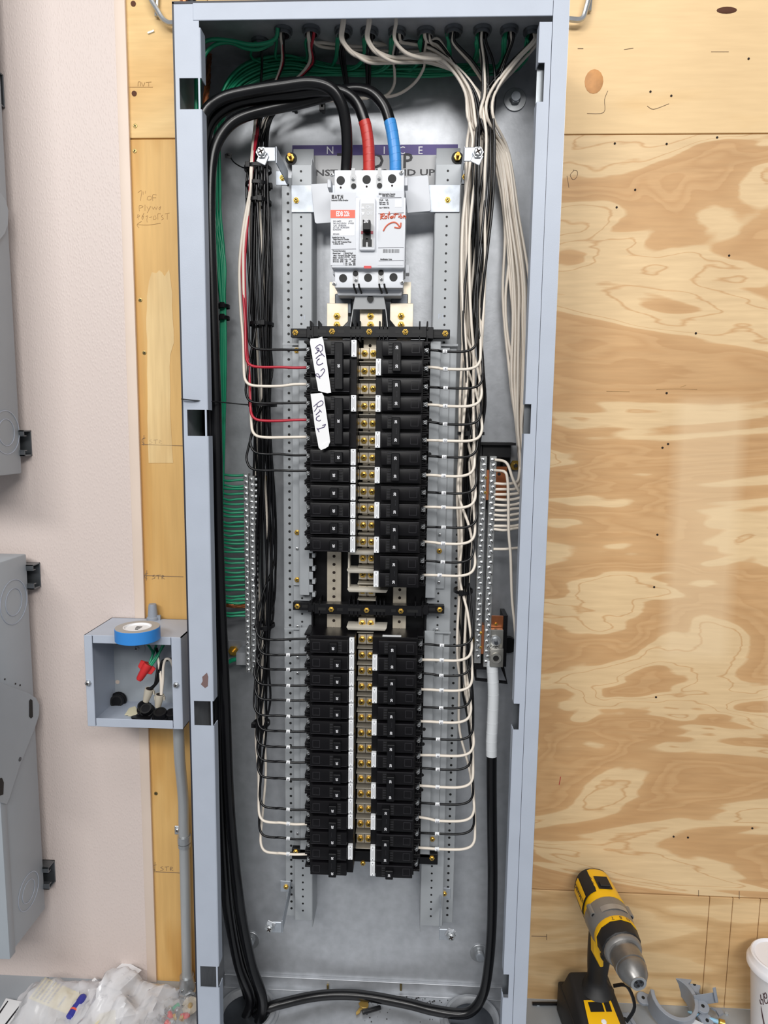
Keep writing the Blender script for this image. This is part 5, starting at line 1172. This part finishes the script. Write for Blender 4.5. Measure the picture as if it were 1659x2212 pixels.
# tape roll and grey wire connector on the box
c = Vector((-.348, -.063, JZ1)); tr_ = thing('tape_roll', c, 'roll of blue electrical tape lying on the junction box', 'tape roll')
cu, cv = PZ(297, 1354, JZ1+.019), None
c = Vector((cu.x, cu.y, JZ1)); tr_.location = c
MB().ring(c, (0, 0, 1), .0325, .0205, .019, 40).build('tape', 'blue_tape_roll', tr_, .0006)
MB().ring(c+Vector((0, 0, .0005)), (0, 0, 1), .0320, .0205, .0187, 40).build('top_face', 'tape_core', tr_)
MB().ring(c+Vector((0, 0, .001)), (0, 0, 1), .0207, .0193, .0185, 32).build('core', 'paper_white', tr_)
MB().disc(c+Vector((0, 0, .012)), (0, 0, 1), .0194, .005, 32).build('core_label', 'paper_white', tr_)
mb = MB()
for k, (x_, w_) in enumerate(((-.004, .009), (-.003, .008), (-.001, .005))):
    for q_ in range(4): mb.box(c.x+x_+w_*q_/4, c.x+x_+w_*(q_+.7)/4, c.y+.004-.006*k, c.y+.0075-.006*k, c.z+.0170, c.z+.0174)
mb.build('core_print', 'ink', tr_)
a, b_ = P(330, 1326, -.012), P(331, 1294, -.012); a.z = JZ1; t = thing('wire_connector', a, 'grey wire connector standing upright behind the tape roll', 'wire connector')
MB().lathe([(.0100, 0), (.0100, .004), (.0082, .006), (.0066, .024), (.0058, .027)], a, (0, 0, 1), 12).build('cone', 'grey_nut', t)
mb = MB(); mb.box(a.x+.006, a.x+.013, a.y-.002, a.y+.002, a.z, a.z+.008); mb.build('wing', 'grey_nut', t)
# EMT with strap and connector
ex = P(403, 2088, -.020)
emt = tag(MB().tube(spline([Vector((P(386, 1590, -.05).x, -.050, JZ0)), P(387, 1615, -.049), P(389, 1650, -.044), P(393, 1690, -.032), P(396, 1730, -.024), P(397, 1780, -.020), P(400, 1900, -.020), P(403, 2050, -.020), Vector((ex.x, -.020, -.003))], 8), .0089, 18).build('conduit', 'emt', None, 0, 1, 80), 'thin steel conduit from the junction box down to the ledge', 'conduit')
zst = P(398, 1812, -.02).z; xst = P(398, 1812, -.02).x
sp_ = thing('conduit_strap', (xst-.016, -.002, zst), 'one-hole zinc strap holding the conduit to the plywood', 'strap')
MB().ring((xst, -.020, zst-.006), (0, 0, 1), .0112, .0091, .012, 20).build('saddle', 'zinc', sp_); MB().ring((xst, -.020, zst-.014), (0, 0, 1), .0105, .0091, .006, 20).build('saddle_rib', 'zinc', sp_)
MB().box(xst-.023, xst-.008, -.0035, -.0008, zst-.004, zst+.012).build('tab', 'zinc', sp_, .001); inst(SCR_ZINC, 'strap_screw', sp_, (xst-.0175, -.0035, zst+.005))
ct = thing('conduit_connector', (ex.x, -.020, -.003), 'zinc set-screw connector at the foot of the conduit', 'conduit fitting')
MB().lathe([(.0165, 0), (.0165, .004), (.0135, .005), (.0135, .016), (.0118, .026), (.0122, .031)], (ex.x, -.020, -.003), (0, 0, 1), 20).build('body', 'zinc', ct); inst(SCR_SMALL, 'set_screw', ct, (ex.x-.004, -.033, .010))

# ================================================================== things on the ledge, left
LZ = -.003
def crumple(x0, x1, y0, y1, h, seed, nx=34, ny=22, rot=0., cen=None):
    R_ = random.Random(seed); bumps = [(R_.random(), R_.random(), R_.uniform(.06, .2), R_.uniform(-.6, 1)) for _ in range(16)]
    vs = []; fs = []; cx, cy = (x0+x1)/2, (y0+y1)/2
    for a in range(ny+1):
        for b_ in range(nx+1):
            s, t = b_/nx, a/ny; e = min(1, 6*min(s, 1-s, t, 1-t))
            z = .003+h*(.35*e+.65*e*max(0, sum(w_*math.exp(-((s-p)**2+(t-q)**2)/(2*r*r)) for p, q, r, w_ in bumps))*.6)+R_.uniform(0, .05)*h*e+.005*e*abs(math.sin(9*s+13*t+seed))*abs(math.sin(17*s-7*t))+.004*e*abs(math.sin(23*s+5*t+2*seed))
            x = x0+(x1-x0)*s+R_.uniform(-.003, .003)+.01*math.sin(t*9+seed)*(1 if s in (0, 1) else 0); y = y0+(y1-y0)*t+R_.uniform(-.002, .002)
            dx, dy = x-cx, y-cy; c_, s_ = math.cos(rot), math.sin(rot)
            vs.append((cx+dx*c_-dy*s_, min(-.006, cy+dx*s_+dy*c_), LZ+z))
    for a in range(ny):
        for b_ in range(nx): i = a*(nx+1)+b_; fs.append((i, i+1, i+nx+2, i+nx+1))
    return vs, fs
def bag(x0, x1, y0, y1, h, seed, mat, lab, rot=0.):
    vs, fs = crumple(x0, x1, y0, y1, h, seed, rot=rot); n = len(vs)
    c = Vector(((x0+x1)/2, (y0+y1)/2, LZ)); t = thing('plastic_bag', c, lab, 'plastic bag', 'clear plastic bags on the ledge')
    o = MB().add(vs, fs).build('top_film', mat, t, 0, 1, 55)
    MB().add([(x, y, LZ+.0012+(z-LZ)*.06) for x, y, z in vs], fs).build('bottom_film', mat, t, 0, 1, 60)
    return t
bag(-.585, -.425, -.19, -.012, .050, 4, 'film', 'crumpled plastic bag holding the yellow card and blue marker', .1)
bag(-.465, -.330, -.20, -.008, .075, 8, 'film', 'crumpled plastic bag holding the numbered marker sheets', -.15)
bag(-.365, -.268, -.16, -.040, .045, 12, 'film_clear', 'clear plastic bag of loose fasteners beside the panel box', .2)
def flat(pts, Z, mat, name, lab, cat, th=.0006):
    o = MB().prism([PZ(u, v, Z) for u, v in pts], (0, 0, th)).build(name, mat); tag(o, lab, cat); return o
cardo = flat([(98, 2112), (182, 2150), (144, 2190), (62, 2157)], .022, 'card_yellow', 'yellow_card', 'yellow printed card inside the plastic bag', 'card')
mb = MB(); xd = (PZ(98, 2112, .0228)-PZ(62, 2157, .0228)).normalized(); yd = Vector((0, 0, 1)).cross(xd)
R_ = random.Random(31)
for k in range(6):
    o_ = PZ(70+8*k+(14 if k == 5 else 0), 2158+3.4*k+(5 if k == 5 else 0), .0229); x_ = .004
    while x_ < (.046 if k < 5 else .030)-.006*(k % 2):
        w_ = R_.uniform(.0016, .0034); a_ = o_+xd*x_; mb.prism([a_, a_+xd*w_, a_+xd*w_+yd*.0036, a_+yd*.0036], (0, 0, .0002)); x_ += w_+R_.uniform(.0006, .0022)
cp_ = mb.build('card_print', 'ink_soft'); cp_.parent = cardo
a, b_ = PZ(182, 2151, .028), PZ(152, 2196, .024); d_ = b_-a; L = d_.length
mk = thing('marker_pen', b_, 'blue marker pen with an orange band beside the yellow card', 'marker')
MB().lathe([(.0045, 0), (.0068, .003), (.0072, .008), (.0072, L*.72)], a, d_, 16).build('cap', 'marker_blue', mk); MB().lathe([(.0074, L*.72), (.0074, L*.80)], a, d_, 16).build('band', 'orange_red', mk); MB().lathe([(.0070, L*.80), (.0066, L*1.05), (.003, L*1.1)], a, d_, 16).build('barrel', 'marker_blue', mk)
def numbered(pts, Z, marks, lab):
    o = flat(pts, Z, 'paper_white', 'marker_sheet', lab, 'paper'); mb = MB(); xd = (PZ(pts[1][0], pts[1][1], Z)-PZ(pts[0][0], pts[0][1], Z)).normalized(); yd = Vector((0, 0, 1)).cross(xd)
    for s, u, v in marks: letter(mb, s, .010, PZ(u, v, Z+.0008), xd, yd)
    m_ = mb.build('numbers', 'ink_soft'); m_.parent = o
numbered([(213, 2124), (270, 2076), (306, 2096), (258, 2140)], .030, [('26', 269, 2102), ('26', 280, 2112), ('2', 240, 2120)], 'white marker sheet printed 26 in the middle bag')
numbered([(190, 2138), (250, 2128), (300, 2190), (200, 2212)], .026, [('30', 214, 2142), ('28', 225, 2152)], 'white marker sheet printed 30 and 28 in the middle bag')
numbered([(205, 2112), (214, 2122), (206, 2128), (198, 2118)], .010, [('II', 206, 2120)], 'tiny white tag poking out between the bags')
ls = flat([(13, 2157), (52, 2165), (14, 2225), (-20, 2215)], .004, 'paper_white', 'label_sheet', 'white sheet with black bars at the lower left corner', 'paper')
mb = MB()
for p in ([(16, 2162), (18, 2163), (0, 2190), (-3, 2188)], [(45, 2168), (47.5, 2169), (12, 2216), (9, 2214)]): mb.prism([PZ(u, v, .0047) for u, v in p], (0, 0, .0002))
m_ = mb.build('black_bar', 'ink'); m_.parent = ls
flat([(215, 2190), (250, 2182), (250, 2212), (200, 2212)], .030, 'cream', 'paper_slip', 'cream slip of paper under the bags', 'paper')
# fasteners in the clear bag
FS = [(345, 2194, 'zinc', 'bolt'), (352, 2200, 'zinc', 'nut'), (365, 2190, 'red_plastic', 'cap'), (372, 2205, 'zinc', 'bolt'), (381, 2183, 'zinc', 'bolt'), (380, 2196, 'brass', 'nut'), (392, 2203, 'brass', 'nut'), (398, 2196, 'red_plastic', 'cap'), (404, 2194, 'red_plastic', 'cap'), (358, 2208, 'red_plastic', 'cap'), (386, 2172, 'wire_green', 'cap'), (410, 2145, 'zinc', 'bolt'), (403, 2152, 'zinc', 'nut'), (368, 2178, 'zinc', 'bolt'), (360, 2183, 'zinc', 'nut')]
R_ = random.Random(9); names = {'zinc': 'zinc', 'red_plastic': 'red plastic', 'brass': 'brass', 'wire_green': 'green plastic'}; cnt = {}
for u, v, m_, kd in FS:
    c = PZ(u, v, .012); ax = Vector((R_.uniform(-1, 1), R_.uniform(-1, 1), R_.uniform(-.2, .6))); mb = MB()
    if kd == 'bolt': mb.lathe([(.0048, 0), (.0048, .004)], c, ax, 6); mb.lathe([(.0024, .004), (.0024, .016)], c, ax, 8)
    elif kd == 'nut': mb.ring(c, ax, .0052, .0028, .0045, 6)
    else: mb.lathe([(.0048, 0), (.0042, .007), (.0030, .011)], c, ax, 10)
    k_ = (names[m_], kd); cnt[k_] = sum(1 for f_ in FS if f_[2] == m_ and f_[3] == kd and f_[0] < u)
    o = mb.build('fastener', m_); tag(o, 'small loose %s %s, %s from the left among its kind beside the panel box' % (k_[0], k_[1], ordw(cnt[k_])), kd, 'loose %s %ss beside the panel box' % k_)
c = PZ(411, 2173, .010); t = thing('knockout_disc', c, 'round steel disc with a brass screw beside the panel flange', 'disc'); MB().disc(c, (.1, -.5, 1), .0135, .0016, 24).build('disc', 'tin_plate', t); MB().lathe([(.0045, .0016), (.003, .006)], c, (.1, -.5, 1), 8).build('screw', 'brass', t)

# ================================================================== things on the ledge, right
# cordless drill: axis from the rear cap to the chuck, nearly level, leaning back to the plywood
A0, A1 = P(1277, 1908, -.020), P(1379, 2124, -.206)
ax = (A1-A0).normalized(); DL = (A1-A0).length
BASE = Vector((.377, -.076, LZ))
dr = thing('cordless_drill', BASE, 'yellow and black cordless drill standing on its battery', 'drill')
sidev = ax.cross(Vector((0, 0, 1))).normalized(); upv = sidev.cross(ax).normalized()
roll = .10; sidev, upv = sidev*math.cos(roll)+upv*math.sin(roll), upv*math.cos(roll)-sidev*math.sin(roll)
def ell(mb, prof, n=24, sq=1.0, a0=0., a1=2*PI, raw=False):   # (h, rs, ru, du)
    vs = []; fs = []
    full = abs(a1-a0-2*PI) < 1e-6; m = n if full else n+1
    for h, rs, ru, du in prof:
        h = h if raw else h*.83
        for k in range(m):
            t = a0+(a1-a0)*k/n; c_, s_ = math.cos(t), math.sin(t)
            c_ = math.copysign(abs(c_)**sq, c_); s_ = math.copysign(abs(s_)**sq, s_)
            vs.append(A0+ax*h+sidev*(rs*c_)+upv*(ru*s_+du))
    for i in range(len(prof)-1):
        for k in range(n):
            a, b_ = i*m+k, i*m+(k+1) % m; fs.append((a, b_, b_+m, a+m))
    if full: fs.append(tuple(reversed(range(m)))); fs.append(tuple(range((len(prof)-1)*m, len(prof)*m)))
    return mb.add(vs, fs)
ell(MB(), [(-.004, .018, .020, 0), (0, .026, .028, 0), (.010, .0285, .031, 0), (.060, .0300, .0325, 0), (.078, .0310, .0325, 0)], 24, .8).build('motor_housing', 'drill_yellow', dr)
ell(MB(), [(-.006, .020, .022, 0), (.000, .0275, .0295, -.001), (.008, .0295, .030, -.001), (.010, .029, .031, -.001)], 24, .8).build('rear_cap', 'drill_black', dr)
# black overmould along the left shoulder
ell(MB(), [(.004, .0292, .0316, .0), (.030, .0306, .0327, 0), (.052, .0310, .0332, 0), (.064, .0316, .0332, 0)], 10, .8, -.75, 1.12).build('overmould', 'drill_black', dr)
bd = ell(MB(), [(.010, .0306, .0322, .0), (.060, .0322, .0335, 0)], 6, .8, -.25, .42).build('side_badge', 'drill_yellow', dr); letter(MB(), 'DEWALT', .0095, A0+ax*.030+sidev*.0322+upv*.004, ax, upv, bold=.0004).build('badge_lettering', 'ink', bd)
mb = MB(); c = A0+ax*.037+upv*.0326
mb.prism([c+ax*.013+sidev*.011, c+ax*.013-sidev*.011, c-ax*.013-sidev*.011, c-ax*.013+sidev*.011], upv*.0012); sw = mb.build('speed_selector', 'drill_black', dr)
MB().prism([c+ax*.010+sidev*.008, c+ax*.010-sidev*.008, c+ax*.001-sidev*.008, c+ax*.001+sidev*.008], upv*.004).build('slider', 'drill_black', sw, .0006)
mb = MB()
for k, s in enumerate(('3', '2', '1')): letter(mb, s, .008, A0+ax*(.027+.010*k)+sidev*.0165+upv*.0318, -sidev, -ax)
mb.build('speed_mark', 'ink', dr)
ell(MB(), [(.076, .0318, .0318, 0), (.080, .0345, .0335, -.001), (.112, .0345, .0335, -.001), (.122, .0315, .0315, 0)], 28).build('gear_case', 'drill_grey', dr)
ell(MB(), [(.098, .0338, .0350, -.001), (.110, .0338, .0350, -.001)], 12, 1, .9, 2.25).build('nameplate', 'drill_silver', dr)
for s in (-1, 1):
    c = A0+ax*.073+sidev*s*.030+upv*.014; MB().lathe([(.0048, 0), (.0048, .018)], c-ax*.006, ax, 10).build('case_boss', 'drill_grey', dr); MB().disc(c+ax*.0122, ax, .0030, .0006, 8).build('case_screw', 'black_deep', dr)
ell(MB(), [(.120, .0305, .0305, 0), (.124, .0325, .0325, 0), (.133, .0325, .0325, 0)], 28).build('mode_ring', 'drill_yellow', dr)
mb = MB()
for k, s in enumerate(('T', '8', 'N')):
    q = PI/2-.35+.38*k; letter(mb, s, .008, A0+ax*.1067+sidev*(.0329*math.cos(q))+upv*(.0329*math.sin(q)), sidev*math.sin(q)-upv*math.cos(q), ax)
mb.build('mode_mark', 'ink', dr)
mb = MB(); ell(mb, [(.131, .0315, .0315, 0), (.134, .0320, .0320, 0), (.156, .0300, .0300, 0), (.158, .0285, .0285, 0)], 12); mb.build('clutch_collar', 'drill_black', dr)
ell(MB(), [(.156, .0272, .0272, 0), (.159, .0282, .0282, 0), (.164, .0278, .0278, 0), (.168, .0255, .0255, 0), (.1682, .0230, .0230, 0)], 28).build('collar_ring', 'drill_grey', dr)
ell(MB(), [(.136+(DL-.136)*k_, r_, r_, 0) for k_, r_ in ((0, .0222), (.35, .0226), (.50, .0220), (.51, .0208), (.58, .0208), (.59, .0214), (.78, .0190), (.93, .0140), (1, .0115))], 28, raw=True).build('chuck', 'chuck', dr)
MB().ring(A0+ax*(DL-.0005), ax, .0112, .0075, .002, 20).build('chuck_nose', 'zinc', dr); MB().disc(A0+ax*(DL-.0002), ax, .0074, .0006, 16).build('chuck_bore', 'steel_dark', dr)
mb = MB()
for k in range(3):
    q = k*2.094+.4; c = A0+ax*(DL+.0004)+(sidev*math.cos(q)+upv*math.sin(q))*.004; mb.lathe([(.0022, 0), (.0016, .0012)], c, ax, 4)
mb.build('jaw', 'black_deep', dr)
# handle, trigger, foot, battery
H0 = A0+ax*.066-upv*.024; H1 = Vector((BASE.x+.006, BASE.y+.014, .092))
mb = MB(); hp = spline([H0, H0*.6+H1*.4+Vector((0, .004, 0)), H0*.25+H1*.75+Vector((0, .004, 0)), H1, H1+Vector((0, 0, -.014))], 5); rr = [.0215-.0055*min(1, k/12) if k < 15 else .016+.012*(k-14)/6 for k in range(len(hp))]
mb.tube(hp, rr, 16); mb.build('grip', 'drill_black', dr)
gm = (H0+H1)*.5
MB().tube([H0+sidev*.014+ax*.012, gm+sidev*.010+ax*.012+Vector((0, 0, .020)), gm+sidev*.004+ax*.017+Vector((0, 0, -.004))], [.010, .010, .003], 8).build('grip_flash', 'drill_yellow', dr)
MB().tube(spline([H0+ax*.026+upv*.004, H0+ax*.030-upv*.016, H0+ax*.024-upv*.030], 4), .0085, 10).build('trigger', 'drill_black', dr)
def obox(mb, c, dx, dy, hx, hy, z0, z1, ins=0.):
    p = []
    for z, q in ((z0, 0), (z1, ins)):
        for sx, sy in ((-1, -1), (1, -1), (1, 1), (-1, 1)): p.append(c+dx*(sx*(hx-q))+dy*(sy*(hy-q))+Vector((0, 0, z-c.z)))
    return mb.hexa(p)
dxv = Vector((1, .08, 0)).normalized(); dyv = Vector((-.08, 1, 0)).normalized(); cB = Vector((BASE.x, BASE.y, LZ))
fm = MB(); fm.hexa([Vector((p.x, p.y, z_)) for p, z_ in ((cB-dxv*.042-dyv*.056, .050), (cB+dxv*.042-dyv*.056, .050), (cB+dxv*.042+dyv*.050, .050), (cB-dxv*.042+dyv*.050, .050), (cB-dxv*.034-dyv*.048, .066), (cB+dxv*.034-dyv*.048, .066), (cB+dxv*.032+dyv*.040, .088), (cB-dxv*.032+dyv*.040, .088))]); fm.build('foot', 'drill_black', dr, .006, 3)
bt_ = obox(MB(), cB, dxv, dyv, .043, .060, LZ, .052).build('battery', 'drill_black', dr, .004, 2)
fz = cB-dyv*.045; mb = MB()
pq = [cB-dyv*.047-dxv*.025, cB-dyv*.047+dxv*.025, cB-dyv*.008+dxv*.022, cB-dyv*.008-dxv*.022]; zz = [.0668, .0668, .0770, .0770]
mb.prism([Vector((p.x, p.y, z_)) for p, z_ in zip(pq, zz)], (0, 0, .0014)); lb_ = mb.build('fuel_panel', 'drill_yellow', dr, .0012, 2)
for a_, b2 in ((-.016, .006), (.009, .018)):
    MB().prism([Vector((p.x, p.y, z_)) for p, z_ in ((cB-dyv*.026+dxv*a_, .0736), (cB-dyv*.026+dxv*b2, .0736), (cB-dyv*.012+dxv*b2, .0772), (cB-dyv*.012+dxv*a_, .0772))], (0, 0, .0010)).build('panel_window', 'black_deep', lb_)
obox(MB(), cB-dyv*.060, dxv, dyv, .030, .003, .012, .040).build('battery_band', 'drill_yellow', dr, .001)
c = cB-dyv*.040; MB().lathe([(.0045, 0), (.003, .0015)], Vector((c.x, c.y, .0698)), (0, -.3, 1), 12).build('work_light', 'lid_white', dr)
for s in (-1, 1): MB().prism([cB+dxv*s*.0432-dyv*.05+Vector((0, 0, .020)), cB+dxv*s*.0432-dyv*.01+Vector((0, 0, .020)), cB+dxv*s*.0432-dyv*.012+Vector((0, 0, .034)), cB+dxv*s*.0432-dyv*.05+Vector((0, 0, .034))], dxv*s*.0012).build('battery_latch', 'drill_yellow', dr)
MB().tube(spline([cB+dxv*.034+Vector((0, .015, .084)), cB+dxv*.054+Vector((0, .008, .090)), cB+dxv*.062+Vector((0, -.01, .070)), cB+dxv*.046+Vector((0, -.02, .052))], 5), .0042, 6, .4).build('belt_hook', 'black_plastic', dr)
# paper cup with lid
CC = Vector((.6735, -.056, LZ)); cup = thing('paper_cup', CC, 'white paper coffee cup with a white plastic lid', 'cup')
MB().lathe([(.031, 0), (.0405, .128), (.0415, .132)], CC, (0, 0, 1), 48).build('body', 'cup_white', cup)
MB().lathe([(.0425, .126), (.0465, .128), (.0468, .134), (.0445, .138), (.0432, .1395), (.0415, .147), (.0395, .1485), (.036, .1465), (.0355, .1455)], CC, (0, 0, 1), 48).build('lid', 'lid_white', cup)
mb = MB()
def on_cup(ang, z, out=.0004): 
    r = .031+.0095*z/.128+out; return CC+Vector((r*math.cos(ang), r*math.sin(ang), z))
am = math.radians(212)
for ln in ([(0, .100), (.10, .094), (.16, .098), (.10, .104), (.04, .096), (.10, .086), (.20, .088), (.22, .096)], [(-.10, .094), (-.06, .086), (0, .088), (.04, .080)], [(-.12, .084), (-.08, .078), (-.02, .080)]):
    mb.tube(spline([on_cup(am+a_, z_) for a_, z_ in ln], 4), .0006, 5)
lf = [(-.06, .076), (.02, .064), (.12, .050), (.20, .036), (.10, .044), (0, .058), (-.06, .070)]
mb.add([on_cup(am+a_, z_, .0006) for a_, z_ in lf], [tuple(range(len(lf)))])
mb.build('logo', 'logo_brown', cup)
# grey conduit clamps
def clamp(c, r, ang0, ang1, wd, axis, up_, lab, lugs):
    c = Vector(c); axis = Vector(axis).normalized(); e1 = Vector(up_).normalized(); e2 = axis.cross(e1).normalized(); t = thing('conduit_clamp', (c.x, c.y, LZ), lab, 'clamp', 'grey conduit clamps on the ledge')
    n = 24; vs = []; fs = []; th = .0065
    for rr, h in ((r, -wd/2), (r, wd/2), (r+th, wd/2), (r+th, -wd/2)):
        for k in range(n+1):
            q = ang0+(ang1-ang0)*k/n; vs.append(c+axis*h+e1*(rr*math.cos(q))+e2*(rr*math.sin(q)))
    m = n+1
    for i in range(4):
        jn = (i+1) % 4
        for k in range(n): fs.append((i*m+k, i*m+k+1, jn*m+k+1, jn*m+k))
    fs.append((0, m, 2*m, 3*m)); fs.append((n, 3*m+n, 2*m+n, m+n))
    MB().add(vs, fs).build('band', 'pvc_grey', t, .0008, 1)
    for q, hh in lugs:
        rad = e1*math.cos(q)+e2*math.sin(q); p = c+rad*(r+.013)+axis*(hh-.003)
        tan = axis.cross(rad); mb = MB(); mb.lathe([(.0105, 0), (.0105, .006)], p, axis, 18); mb.hexa([p-tan*.009-rad*.012, p+tan*.009-rad*.012, p+tan*.009, p-tan*.009]+[x+axis*.006 for x in (p-tan*.009-rad*.012, p+tan*.009-rad*.012, p+tan*.009, p-tan*.009)])
        er = mb.build('ear', 'pvc_grey', t, .0006); MB().disc(p+axis*.0058, axis, .0028, .0006, 12).build('ear_hole', 'black_deep', er)
clamp(PZ(1452, 2165, .024), .032, -3.5, 1.75, .034, (.05, -.30, .94), (1, .1, 0), 'large open grey conduit clamp in front of the drill chuck', [(1.75, .012), (.75, .014), (-.35, .012), (-3.45, -.012)])
clamp(PZ(1412, 2192, .016), .040, -2.9, -.2, .024, (-.1, -.35, .92), (1, 0, 0), 'grey conduit clamp lying beneath the large open clamp', [(-2.9, .006), (-1.7, .0)])
clamp(PZ(1494, 2168, .020), .016, -1.2, 1.2, .012, (.1, -.5, .85), (.9, .1, 0), 'small grey conduit clamp half with two eared holes', [(-1.1, .004), (1.1, .004)])
o = MB(); o.hexa([P(1505, 2172, -.030), P(1552, 2166, -.030), P(1552, 2166, -.024), P(1505, 2172, -.024), P(1497, 2150, -.030), P(1546, 2143, -.030), P(1546, 2143, -.024), P(1497, 2150, -.024)])
o.hexa([P(1545, 2166, -.034), P(1552, 2166, -.034), P(1552, 2166, -.020), P(1545, 2166, -.020), P(1539, 2134, -.034), P(1546, 2132, -.034), P(1546, 2132, -.020), P(1539, 2134, -.020)])
tag(o.build('clamp_arm', 'pvc_grey', None, .0008), 'flat grey bracket arm leaning on the plywood behind the clamps', 'bracket')
flat([(1536, 2180), (1556, 2182), (1563, 2192), (1553, 2198), (1546, 2186)], .010, 'pvc_grey', 'bracket_scrap', 'small grey angled bracket piece near the cup', 'bracket', .004)
a, b_ = PZ(1494, 2188, .014), PZ(1551, 2207, .010); pen = thing('pen', a, 'light blue pen lying in front of the grey clamps', 'pen'); MB().lathe([(.0012, -.006), (.0030, 0), (.0034, (b_-a).length)], a, b_-a, 12).build('barrel', 'light_blue', pen); MB().lathe([(.0032, (b_-a).length), (.0055, (b_-a).length+.002), (.0055, (b_-a).length+.010)], a, b_-a, 12).build('collar', 'brass', pen)
flat([(1472, 2206), (1492, 2198), (1520, 2212), (1512, 2240), (1470, 2235)], .012, 'paper_white', 'paper_scrap', 'white paper scrap at the bottom edge below the clamps', 'paper')
o = MB().tube(spline([P(1150, 2168, -.012), P(1200, 2168, -.012), P(1232, 2169, -.010), P(1262, 2172, -.01)], 4), .0028, 8).build('black_cord', 'wire_black'); tag(o, 'thin black cord on the ledge between box and drill', 'cord')
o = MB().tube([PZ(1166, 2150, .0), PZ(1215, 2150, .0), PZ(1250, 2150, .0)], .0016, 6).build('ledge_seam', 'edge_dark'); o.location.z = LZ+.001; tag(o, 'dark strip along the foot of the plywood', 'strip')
